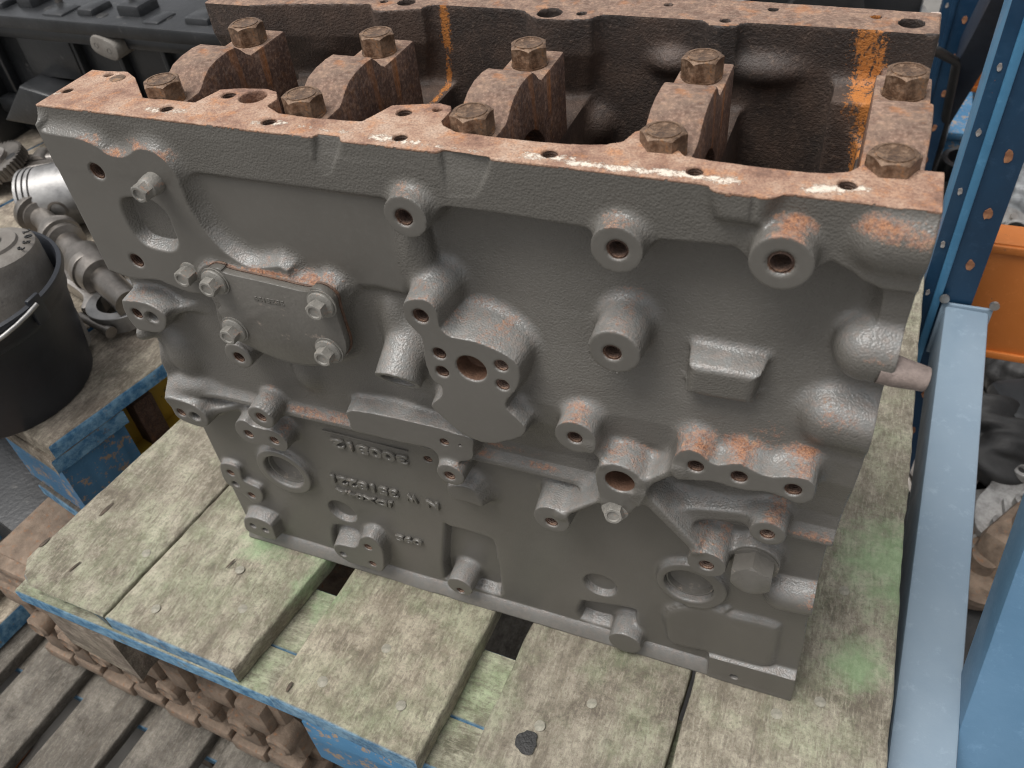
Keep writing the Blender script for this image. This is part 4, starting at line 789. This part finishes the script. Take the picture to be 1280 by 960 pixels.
sup = thing('steel_box', 'dark low steel box standing on the floor under the left pallet', 'steel box', (*lp(.30, .5), GZ)); sup.rotation_euler.z = math.atan2(EY.y, EY.x)
box('box_body', (0, 0, .19), (1.1, .5, .38), MAT['rubber'], sup, .006); box('lid', (0, 0, .387), (1.12, .52, .012), MAT['black'], sup, .003)
# bucket
BC = (-.430, .105)
bk = thing('bucket', 'black plastic bucket with wire handle standing on the worn left pallet', 'bucket', (*BC, 0))
lathe('bucket_wall', [(.098, .0), (.100, .003), (.1145, .115), (.1175, .117), (.1178, .125), (.119, .127), (.1200, .138), (.1235, .139), (.1255, .144), (.1245, .150), (.120, .1515), (.117, .146), (.113, .115), (.097, .006), (0, .006)], MAT['bucket'], bk, (0, 0, 0), 'z', 72, cap=False)
box('handle_lug', (.122, .01, .140), (.006, .018, .034), MAT['bucket'], bk, .002, (0, 0, R(4)))
tube('wire_handle', [(.129*math.cos(a), .129*math.sin(a), .150-.022*math.sin(abs(a-.06))) for a in np.linspace(.06, -3.0, 26)], .0026, MAT['brightsteel'], bk)
fc = thing('filter_canister', 'round dusty grey canister end with stamped numbers sticking out of the black bucket', 'canister', (-.405, .163, .012), 0)
lathe('canister_shell', [(.042, 0), (.046, .004), (.0475, .150), (.046, .157), (.041, .161), (.030, .163), (.0285, .1665), (.013, .167), (.012, .171), (.0, .1715)], MAT['capgrey'], fc, (0, 0, 0), 'z', 56, cap=False)
for ch, a in zip('2053', (62, 44, 26, 8)):
    cu = bpy.data.curves.new('t', 'FONT'); cu.body = ch; cu.size = .013; cu.extrude = .0006; cu.align_x = 'CENTER'; cu.align_y = 'CENTER'
    t = bpy.data.objects.new('t', cu); COL.objects.link(t); bpy.context.view_layer.update()
    me = bpy.data.meshes.new_from_object(t.evaluated_get(bpy.context.evaluated_depsgraph_get())); bpy.data.objects.remove(t)
    link('stamped_number', me, MAT['rubber'], fc, (.040*math.cos(R(a)), .040*math.sin(R(a)), .1625), (0, 0, R(a-90)))
rag = thing('engine_part', 'dark greasy steel cylinder lying deep inside the black bucket', 'engine part', (-.475, .06, .05)); lathe('barrel', [(.03, -.05), (.032, -.045), (.032, .045), (.03, .05)], MAT['darksteel'], rag, (0, 0, 0), 'x', 24); lathe('collar', [(.036, -.01), (.036, .01)], MAT['darksteel'], rag, (.02, 0, 0), 'x', 24)
# gear
gr = thing('gear', 'toothed steel gear lying at the left edge of the picture on the worn pallet', 'gear', (-0.8557, 0.5086, 0.0300)); gr.rotation_euler = (R(12), R(-10), 0)
bm = bmesh.new(); P = []
for k in range(44):
    for dr_, da in ((0, -.32), (.005, -.18), (.005, .18), (0, .32)): a = 2*math.pi*(k+da)/44; P.append(((.052+dr_)*math.cos(a), (.052+dr_)*math.sin(a)))
prism_into(bm, P, -.009, .009, 'z'); link('toothed_rim', bm_mesh(bm, 'rim', True, 25), MAT['darksteel'], gr)
lathe('hub', [(.030, .0), (.030, .016), (.014, .017), (.013, .010), (0, .010)], MAT['steel'], gr, (0, 0, 0), 'z', 32, cap=False)
for k in range(3): lathe('web_hole', [(.009, .0093), (.008, .0096), (0, .0096)], MAT['rubber'], gr, (.041*math.cos(2.1*k+.3), .041*math.sin(2.1*k+.3), 0), 'z', 16, cap=False)
# piston
ps = thing('piston', 'bright aluminium piston with ring grooves lying on its side', 'piston', (-0.6301, 0.4336, 0.0500)); ps.rotation_euler = (0, R(6), R(205))
prof = [(0, .046), (.034, .046), (.036, .043)]
for k in range(3): x = .038-k*.009; prof += [(.0485, x+.0045), (.0485, x), (.0445, x-.0003), (.0445, x-.003), (.0485, x-.0033)]
prof += [(.0485, -.02), (.0485, -.048), (.045, -.048), (.044, 0.), (0, .004)]
lathe('piston_body', prof, MAT['brightsteel'], ps, (0, 0, 0), 'x', 56, cap=False); lathe('pin_bore', [(.014, 0), (.0145, .002), (.011, .0022), (.010, -.003), (0, -.003)], MAT['darksteel'], ps, (-.015, .0475, 0), 'y', 24, (R(0), 0, 0), cap=False)
lathe('wrist_pin', [(.0115, -.040), (.0115, .040), (.008, .041)], MAT['steel'], ps, (-.015, 0, 0), 'y', 24)
# crankshaft
a = Vector((-0.6923, 0.4178, 0.0420)); b = Vector((-0.4077, 0.2794, 0.0420)); d = (b-a).normalized()
ck = thing('shaft', 'greasy brown steel shaft with thick journals lying behind the black bucket', 'shaft', tuple(a)); ck.rotation_euler.z = math.atan2(d.y, d.x); ck.scale = (.9, .72, .72)
seg = [(.020, 0), (.020, .05), (.032, .052), (.034, .058), (.034, .085), (.023, .088), (.023, .15), (.036, .153), (.037, .160), (.037, .20), (.024, .204), (.024, .27), (.040, .273), (.041, .285), (.041, .33), (.038, .345), (.026, .348), (.026, .44), (.0, .44)]
lathe('journal_shaft', seg, MAT['darksteel'], ck, (0, 0, 0), 'x', 44)
for x in (.07, .18, .31):
    bm = bmesh.new(); pts = [(.045*math.cos(t)*(.8 if abs(t) > 1.7 else 1.0), .045*math.sin(t)) for t in np.linspace(-math.pi, math.pi, 30)[:-1]]
    prism_into(bm, pts, x-.009, x+.009, 'x', .002); link('cam_lobe', bm_mesh(bm, 'lobe'), MAT['darksteel'], ck, (0, 0, 0), (R(40+x*600), 0, 0))
# connecting rods
def conrod(loc, rz, label, sc=1.):
    c = thing('connecting_rod', label, 'connecting rod', loc, R(rz), 'connecting rods lying on the worn pallet'); c.scale = (sc,)*3
    bm = bmesh.new(); o_ = catmull([(-.02, -.013), (.02, -.012), (.08, -.014), (.12, -.020), (.145, -.036), (.145, .036), (.12, .020), (.08, .014), (.02, .012), (-.02, .013)], True, 4); prism_into(bm, [tuple(p) for p in o_], -.010, .010, 'z', .002); link('beam', bm_mesh(bm, 'beam'), MAT['steel'], c)
    bm = bmesh.new(); prism_into(bm, [(-.005, -.006), (.10, -.008), (.12, -.012), (.12, .012), (.10, .008), (-.005, .006)], .0101, .0106, 'z'); link('beam_hollow', bm_mesh(bm, 'hollow'), MAT['darksteel'], c)
    bm = bmesh.new(); lathe_into(bm, [(.030, -.012), (.043, -.012), (.044, -.011), (.044, .011), (.043, .012), (.030, .012), (.030, -.012)], 44, 'z', cap=False); link('big_end', bm_mesh(bm, 'big_end'), MAT['brightsteel'], c, (.175, 0, 0))
    bm = bmesh.new(); lathe_into(bm, [(.013, -.012), (.021, -.012), (.022, .0), (.021, .012), (.013, .012), (.013, -.012)], 32, 'z', cap=False); link('small_end', bm_mesh(bm, 'small_end'), MAT['steel'], c, (-.035, 0, 0))
    for s in (-1, 1): lathe('rod_bolt', [(.006, -.03), (.006, .03), (.008, .031), (.008, .038)], MAT['darksteel'], c, (.172, s*.043, 0), 'x', 14)
    return c
conrod((-0.5420, 0.3017, 0.0200), -14, 'steel connecting rod with bright big end lying between bucket and engine block', 1.0)
conrod((-0.8132, 0.5254, 0.0200), 30, 'small steel connecting rod lying above the bright piston beside the gear', .8)
lk = thing('rocker_arm', 'forged steel rocker arm lying between the toothed gear and the piston', 'rocker arm', (-0.8176, 0.5579, 0.0200), R(25)); box('arm', (0, 0, 0), (.10, .022, .018), MAT['steel'], lk, .006); lathe('pad', [(.014, -.014), (.014, .014)], MAT['darksteel'], lk, (-.045, 0, 0), 'y', 20); lathe('bush', [(.015, -.016), (.015, .016)], MAT['steel'], lk, (.01, 0, 0), 'y', 20)
# the black engine block behind
bb = thing('engine_block', 'black painted engine block lying behind on the worn left pallet', 'engine block', (-.68, .80, 0), R(-1))
def bpt(name, c, s, bev=.008, mat='black'): return box(name, c, s, MAT[mat], bb, bev)
bpt('body', (.02, .02, .115), (.62, .30, .23), .012); bpt('end_housing', (-.33, .0, .10), (.09, .38, .26), .014); bpt('rail', (.02, -.005, .226), (.64, .33, .022), .004)
bpt('lower_rail', (.02, -.145, .065), (.60, .03, .030), .008)
bm = bmesh.new(); prism_into(bm, [(-.23, .06), (-.15, .13), (-.09, .12), (-.02, .075), (-.09, .055)], -.20, -.12, 'y', .006); link('bracket', bm_mesh(bm, 'bracket'), MAT['black'], bb)
bm = bmesh.new(); prism_into(bm, [tuple(p) for p in catmull([(-.026, 0), (-.018, .014), (.018, .014), (.026, 0), (.018, -.014), (-.018, -.014)], True, 4)], -.030, .012, 'y', .002); o = link('oval_lug', bm_mesh(bm, 'oval_lug'), MAT['capgrey'], bb, (.055, -.145, .200), (0, R(18), 0))
for x in (-.014, .010): lathe('lug_hole', [(.004, 0), (.0035, .0008), (0, .0008)], MAT['rubber'], o, (x, -.0305, 0), 'y', 12, cap=False)
for z in (.02, .09, .17): 
    o = lathe('boss', [(.020, .05), (.020, -.03), (.018, -.034), (.008, -.034), (.007, -.028), (0, -.028)], MAT['black'], bb, (-.385, -.17, z), 'y', 24, cap=False)
for x in (.10, .22): lathe('boss', [(.022, .03), (.018, -.03), (.008, -.031), (.007, -.024), (0, -.024)], MAT['black'], bb, (x, -.14, .10), 'y', 24, cap=False)
bm = bmesh.new(); prism_into(bm, [(.30+.0*t, 0) for t in ()] or [(-.16, .02), (-.15, .20), (-.08, .245), (.10, .245), (.18, .15), (.17, .02)], .30, .345, 'x', .008); link('rear_flange', bm_mesh(bm, 'rear_flange'), MAT['black'], bb)
for k in range(6): bpt('side_rib', (-.24+.095*k, -.135, .145), (.010, .022, .12), .004)
for k in range(9): bpt('cast_lump', (-.27+.07*k+.01*(k % 2), -.135+.012*(k % 3), .232), (.035+.012*(k % 2), .05, .020+.012*(k % 3)), .008)
for k in range(4): lathe('stud', [(.006, 0), (.006, .03), (.010, .031), (.010, .039), (0, .039)], MAT['darksteel'], bb, (-.25+.16*k, -.10, .237), 'z', 12)
bpt('side_cover', (-.11, -.140, .160), (.12, .02, .07), .006); bpt('oil_gallery', (.02, -.140, .200), (.60, .026, .022), .009)
for k in range(3): bpt('housing_lug', (-.385, -.12, .03+.075*k), (.05, .06, .030), .010)
for k in range(5): lathe('top_hole', [(.010, .0), (.009, .0008), (0, .0008)], MAT['rubber'], bb, (-.2+.12*k, -.14+.01*(k % 2), .2372), 'z', 16, cap=False)
far_p = thing('wooden_pallet', 'far grey wooden pallet beyond the black engine block at the left edge', 'pallet', (-1.45, 1.2, -.02))
for i in range(5): board('deck_board', [(-1.9, .84+i*.14), (-1.17, .74+i*.14), (-1.17, .86+i*.14), (-1.9, .96+i*.14)], -.0, .022, MAT['woodleft'], far_p, seed=230+i, n=16)
rb = thing('steel_channel', 'dark red steel channel between the two left pallets', 'steel channel', (-1.3, .65, -.2), R(-10))
for n_, c, s in (('web', (0, 0, 0), (.5, .012, .12)), ('flange', (0, .03, .06), (.5, .07, .01)), ('flange', (0, .03, -.06), (.5, .07, .01))): box(n_, c, s, MAT['redsteel'], rb, .002)
# ------------------------------------------------------------------ storage rack on the right
def holes(parent, x, y, z0, z1, step, mat, w=.012):
    z = z0
    while z < z1:
        bm = bmesh.new(); P = [(w*.5*math.cos(t)*random.uniform(.7, 1.1), w*.8*math.sin(t)*random.uniform(.75, 1.2)) for t in np.linspace(0, 2*math.pi, 13)[:-1]]
        prism_into(bm, P, -.0002, .0008, 'y'); link('slot', bm_mesh(bm, 'slot'), mat, parent, (x, y, z)); z += step
def upright(label, x0, x1, y, z1, mats, hz):
    u = thing('rack_upright', label, 'rack upright', ((x0+x1)/2, y, GZ)); w = x1-x0; H_ = z1-GZ
    box('front_web', (0, 0, H_/2), (w, .003, H_), MAT[mats[0]], u, .0008)
    for s in (-1, 1): box('side_flange', (s*(w/2-.0015), .032, H_/2), (.003, .060, H_), MAT[mats[1]], u, .0008)
    box('raised_rib', (-w*.18, -.004, H_/2), (w*.16, .006, H_), MAT[mats[1]], u, .002)
    box('foot_plate', (0, .03, .004), (w+.05, .11, .008), MAT[mats[0]], u, .002)
    holes(u, w*.22, -.0024, hz, H_, .075, MAT['slotorange'], .010); holes(u, -w*.38, -.0024, hz+.025, H_, .075, MAT['slotpale'], .006)
    return u
upright('blue perforated steel rack post right beside the end of the pale blue beam', .610, .672, .640, 1.15, ('rackblue', 'midblue'), .12)
upright('dark blue perforated rack post farther back beyond the rear of the engine block', .600, .662, 1.50, 1.0, ('rackblue', 'rackblue'), .1)
g = 'blue rack posts'
for o in bpy.data.objects:
    if o.name.startswith('rack_upright'): o['group'] = g
u = bar('rack_brace', (.672, 1.20, .17), (.672, 2.0, -.52), .05, .07, MAT['rackdark']); tag(u, 'dark blue diagonal rack brace between the two perforated posts', 'rack brace')
pb = thing('pale_beam', 'pale blue steel beam running away along the right side of the mouldy pallet', 'rack beam', (.655, .24, -.09))
bar('beam_tube', (-.015-.0105, -.44, .0), (.012, .39, .0), .052, .08, MAT['beamblue'], pb, .004); box('end_plate', (.012, .393, -.0), (.060, .005, .084), MAT['beamblue'], pb, .001)
for s in (-1, 1): lathe('bolt_head', [(.006, 0), (.006, -.004), (.0, -.004)], MAT['steel'], pb, (.012+s*.029, .392, .05), 'y', 12, cap=False)
dg = thing('leaning_post', 'mid blue steel post leaning in the lower right corner', 'rack post', (.70, .03, -.2))
bar('post_tube', (-.015, -.115, -.145), (.012, .235, .49), .05, .062, MAT['postblue'], dg, .004, (1, 0, 0))
box('post_foot', (-.02, -.13, -.175), (.09, .09, .006), MAT['postblue'], dg, .001)
def obeam(label, x0, x1, y, z0, z1, dy=.045):
    b_ = thing('rack_beam', label, 'rack beam', ((x0+x1)/2, y, (z0+z1)/2)); L = x1-x0; h = z1-z0
    box('beam_web', (0, 0, 0), (L, .004, h), MAT['orange'], b_, .001)
    for s in (-1, 1): box('beam_flange', (0, dy/2, s*(h/2-.002)), (L, dy, .004), MAT['orange'], b_, .001); box('beam_lip', (0, -.004, s*(h/2-.008)), (L, .006, .012), MAT['orange'], b_, .002)
    b_['group'] = 'orange rack beams'; return b_
obeam('orange rack beam passing behind the near blue post at mid height', .585, 1.5, .715, -.19, .0)
obeam('orange rack beam high up behind the dark diagonal brace', .56, 1.8, 1.62, -.205, -.11)
obeam('far orange rack beam at the upper right behind both posts', .62, 1.9, 2.1, -.10, -.02)
# things on the rack floor
def blob(name, label, cat, loc, r, mat, seed, sub=4, amp=.25, sc=(1, 1, 1), fr=9.):
    bm = bmesh.new(); bmesh.ops.create_icosphere(bm, subdivisions=sub, radius=1); rr = np.random.default_rng(seed); K = [(rr.normal(size=3)*s_, rr.uniform(0, 6), a_) for s_, a_ in ((1.6, 1), (1.9, .8), (3.5, .45), (5, .3), (fr, .2), (fr, .15))]
    for v in bm.verts:
        n = v.co.normalized(); k = 1+amp*sum(a_*math.sin(q[0]*n.x+q[1]*n.y+q[2]*n.z+p) for q, p, a_ in K); v.co = Vector((n.x*r*sc[0]*k, n.y*r*sc[1]*k, max(n.z*r*sc[2]*k, -r*sc[2]*.75)))
    return tag(link(name, bm_mesh(bm, name, True, 60), mat, None, loc), label, cat)
blob('rubber_bundle', 'crumpled black rubber bundle on the floor right of the pale beam', 'rubber bundle', (.815, .86, -.49), .085, MAT['rubber'], 3, 5, .16, (1.1, 1, .9), 14)
blob('rubber_bundle', 'black rubber sheeting heaped at the right edge under the orange beam', 'rubber bundle', (.905, 1.06, -.47), .085, MAT['rubber'], 8, 5, .18, (1, 1, 1.1), 14)
blob('plastic_wrap', 'crumpled clear plastic wrap behind the near blue post', 'plastic wrap', (.80, 1.72, -.49), .10, MAT['wrap'], 5, 5, .2, (1.1, 1, .8), 22)
tb = thing('rubber_mount', 'round black rubber mount with a bright ring beneath the orange beam', 'rubber mount', (.806, 1.14, GZ))
lathe('rubber_body', [(.07, 0), (.078, .02), (.074, .05), (.06, .09), (.045, .10)], MAT['rubber'], tb, n=40); lathe('ring', [(.036, .10), (.048, .10), (.048, .108), (.036, .108), (.036, .10)], MAT['brightsteel'], tb, n=40, cap=False)
def alu(label, loc, rz, seed, sc=1.):
    t = thing('engine_bracket', label, 'engine bracket', loc, R(rz), 'dirty aluminium parts on the floor'); t.scale = (sc,)*3; r_ = random.Random(seed)
    o_ = catmull([(-.16, -.02), (-.08, -.05), (0, -.025), (.08, -.06), (.15, -.045), (.16, .02), (.08, .03), (.03, .07), (-.03, .04), (-.10, .05), (-.165, .03)], True, 4)
    bm = bmesh.new(); prism_into(bm, [tuple(p) for p in o_], 0, .018, 'z', .003); link('plate', bm_mesh(bm, 'plate'), MAT['alu'], t)
    for x, y in ((-.14, 0), (-.07, -.02), (.0, .0), (.10, -.035), (.13, .0), (.02, .045)):
        lathe('boss', [(.018, .016), (.016, .035), (.009, .036), (.008, .026), (0, .026)], MAT['alu'], t, (x, y, 0), 'z', 20, cap=False)
    for k in range(4): bar('rib', (-.14+.07*k, -.01, .022), (-.08+.07*k, .01-.03*(k % 2), .022), .006, .02, MAT['alu'], t)
    return t
alu('dirty aluminium bracket lying right of the pale beam low in the picture', (.80, .68, -.53), 58, 1, 1.0)
alu('dirty aluminium bracket standing half hidden behind the mid blue post', (.86, .78, -.50), 75, 2, .9)
alu('dirty aluminium bracket at the right edge below the rubber bundle', (.79, .56, -.54), 20, 6, .6)
pf = thing('wooden_pallet', 'dark blue painted pallet on the floor far behind the near post', 'pallet', (.78, 2.3, GZ))
for i in range(4): box('deck_board', (-.2+i*.14, 0, .11), (.10, .8, .02), MAT['bluewood'], pf, .002)
for i in range(3): box('bearer', (0, -.35+.35*i, .05), (.7, .09, .098), MAT['bluewood'], pf, .002)
def heap_part(kind, label, cat, loc, rot, mat, sc=1.):
    t = thing(kind, label, cat, loc); t.rotation_euler = tuple(R(a_) for a_ in rot); t.scale = (sc,)*3
    if kind == 'pipe_flange':
        lathe('flange_disc', [(.022, 0), (.055, 0), (.056, .008), (.026, .009), (.024, .05), (.020, .05), (.019, .0)], mat, t, n=28, cap=False)
        for k in range(4): lathe('bolt_head', [(.006, .008), (.006, .013), (0, .013)], MAT['steel'], t, (.042*math.cos(k*1.57), .042*math.sin(k*1.57), 0), n=8, cap=False)
    elif kind == 'housing':
        box('shell', (0, 0, .05), (.13, .10, .10), mat, t, .014); lathe('spigot', [(.035, .09), (.034, .125), (.026, .126), (.025, .11), (0, .11)], mat, t, n=28, cap=False)
        for k in (-1, 1): box('ear', (k*.075, 0, .02), (.04, .03, .018), mat, t, .006); box('fin', (k*.03, -.052, .05), (.008, .012, .09), mat, t, .002)
    elif kind == 'rotor':
        lathe('drum', [(.03, 0), (.060, .002), (.062, .012), (.050, .016), (.048, .040), (.060, .044), (.060, .054), (.02, .056), (.018, .075), (0, .075)], mat, t, n=36)
    return t
for i, (k_, lb, ct, lc, rt, m_, sc_) in enumerate((
    ('pipe_flange', 'dark steel pipe flange lying behind the pale beam near the rubber bundle', 'pipe flange', (.775, .98, -.54), (20, 10, 0), 'darksteel', 1.1),
    ('housing', 'black ribbed gearbox housing on the floor below the orange rack beam', 'housing', (.90, .93, -.56), (0, 0, 25), 'black', 1.3),
    ('rotor', 'grey brake rotor drum lying between the bracket and the pale beam', 'rotor', (.745, .80, -.55), (15, 0, 0), 'darksteel', 1.),
    ('housing', 'brown rusty housing half hidden behind the leaning post', 'housing', (.86, .62, -.56), (0, 12, 60), 'brown', 1.1),
    ('rotor', 'rusty brown drum lying under the aluminium bracket', 'rotor', (.80, .60, -.57), (5, 5, 0), 'brown', 1.2),
    ('housing', 'dark housing on the floor far behind the dark diagonal brace', 'housing', (.74, 1.62, -.56), (0, 0, -20), 'black', 1.6),
    ('pipe_flange', 'dull alloy flange beyond the near blue post', 'pipe flange', (.85, 1.55, -.52), (40, 20, 0), 'alu', 1.4),
    ('housing', 'black housing at the top right edge behind the near blue post', 'housing', (.98, 1.9, -.56), (0, 0, 10), 'black', 2.2),
    ('rotor', 'dark drum standing behind the orange beam at the right edge', 'rotor', (.96, 1.35, -.56), (0, 0, 0), 'darksteel', 1.8))): heap_part(k_, lb, ct, lc, rt, MAT[m_], sc_)
mat_ = tag(box('rubber_mat', (.92, .98, GZ+.003), (.48, 1.5, .005), MAT['rubber'], None, .001), 'black greasy rubber mat on the floor inside the rack', 'mat')
blob('cloth', 'dark purple cloth heap in the lower right corner', 'cloth', (.72, -.02, -.30), .045, MAT['purple'], 12, 4, .2, (1, 1.2, .7))
# farther back, above the rear rail
def motor(label, loc, rz, mat, s=1.):
    t = thing('engine_assembly', label, 'engine assembly', loc, R(rz)); t.scale = (s,)*3
    box('housing', (0, 0, .11), (.34, .24, .22), MAT[mat], t, .02); lathe('pulley', [(.07, 0), (.075, .005), (.06, .015), (.075, .025), (.07, .03), (.02, .03)], MAT['rubber'], t, (-.02, -.125, .12), 'y', 32, (R(180), 0, 0)); 
    for k in range(4): lathe('pipe_stub', [(.025, 0), (.025, .05), (.032, .051), (.032, .06), (.02, .06), (.02, .02), (0, .02)], MAT['alu'], t, (-.12+.08*k, -.02, .215), 'z', 20, cap=False)
    for s_ in (-1, 1): box('mount', (s_*.19, 0, .04), (.05, .16, .03), MAT['steel'], t, .004)
    return t
motor('dark engine assembly far behind the rear rail of the grey block', (.35, 2.2, GZ+.2), 10, 'black', 1.3)
motor('pale engine assembly far behind near the dark blue post', (.50, 1.75, GZ+.02), -12, 'alu', 1.1)
wp = thing('white_pipe', 'pale pinkish pipe lying behind the rear right corner of the block', 'pipe', (.46, 1.30, 0.05)); wp.rotation_euler = (0, R(0), R(8))
lathe('pipe', [(.011, -.12), (.012, -.12), (.012, .115), (.016, .115), (.016, .13), (.010, .13)], MAT['palepipe'], wp, (0, 0, 0), 'x', 24); box('pipe_stand', (0, 0, -.32), (.05, .05, .60), MAT['rackdark'], wp, .002)
hs = tag(tube('rubber_hose', [(.45, 1.2, .05), (.56, 1.25, .03), (.60, 1.3, .005), (.645, 1.42, -.06), (.67, 1.55, -.3), (.66, 1.7, -.55)], .009, MAT['rubber']), 'grey black rubber hose hanging behind the rear right corner of the block', 'hose')
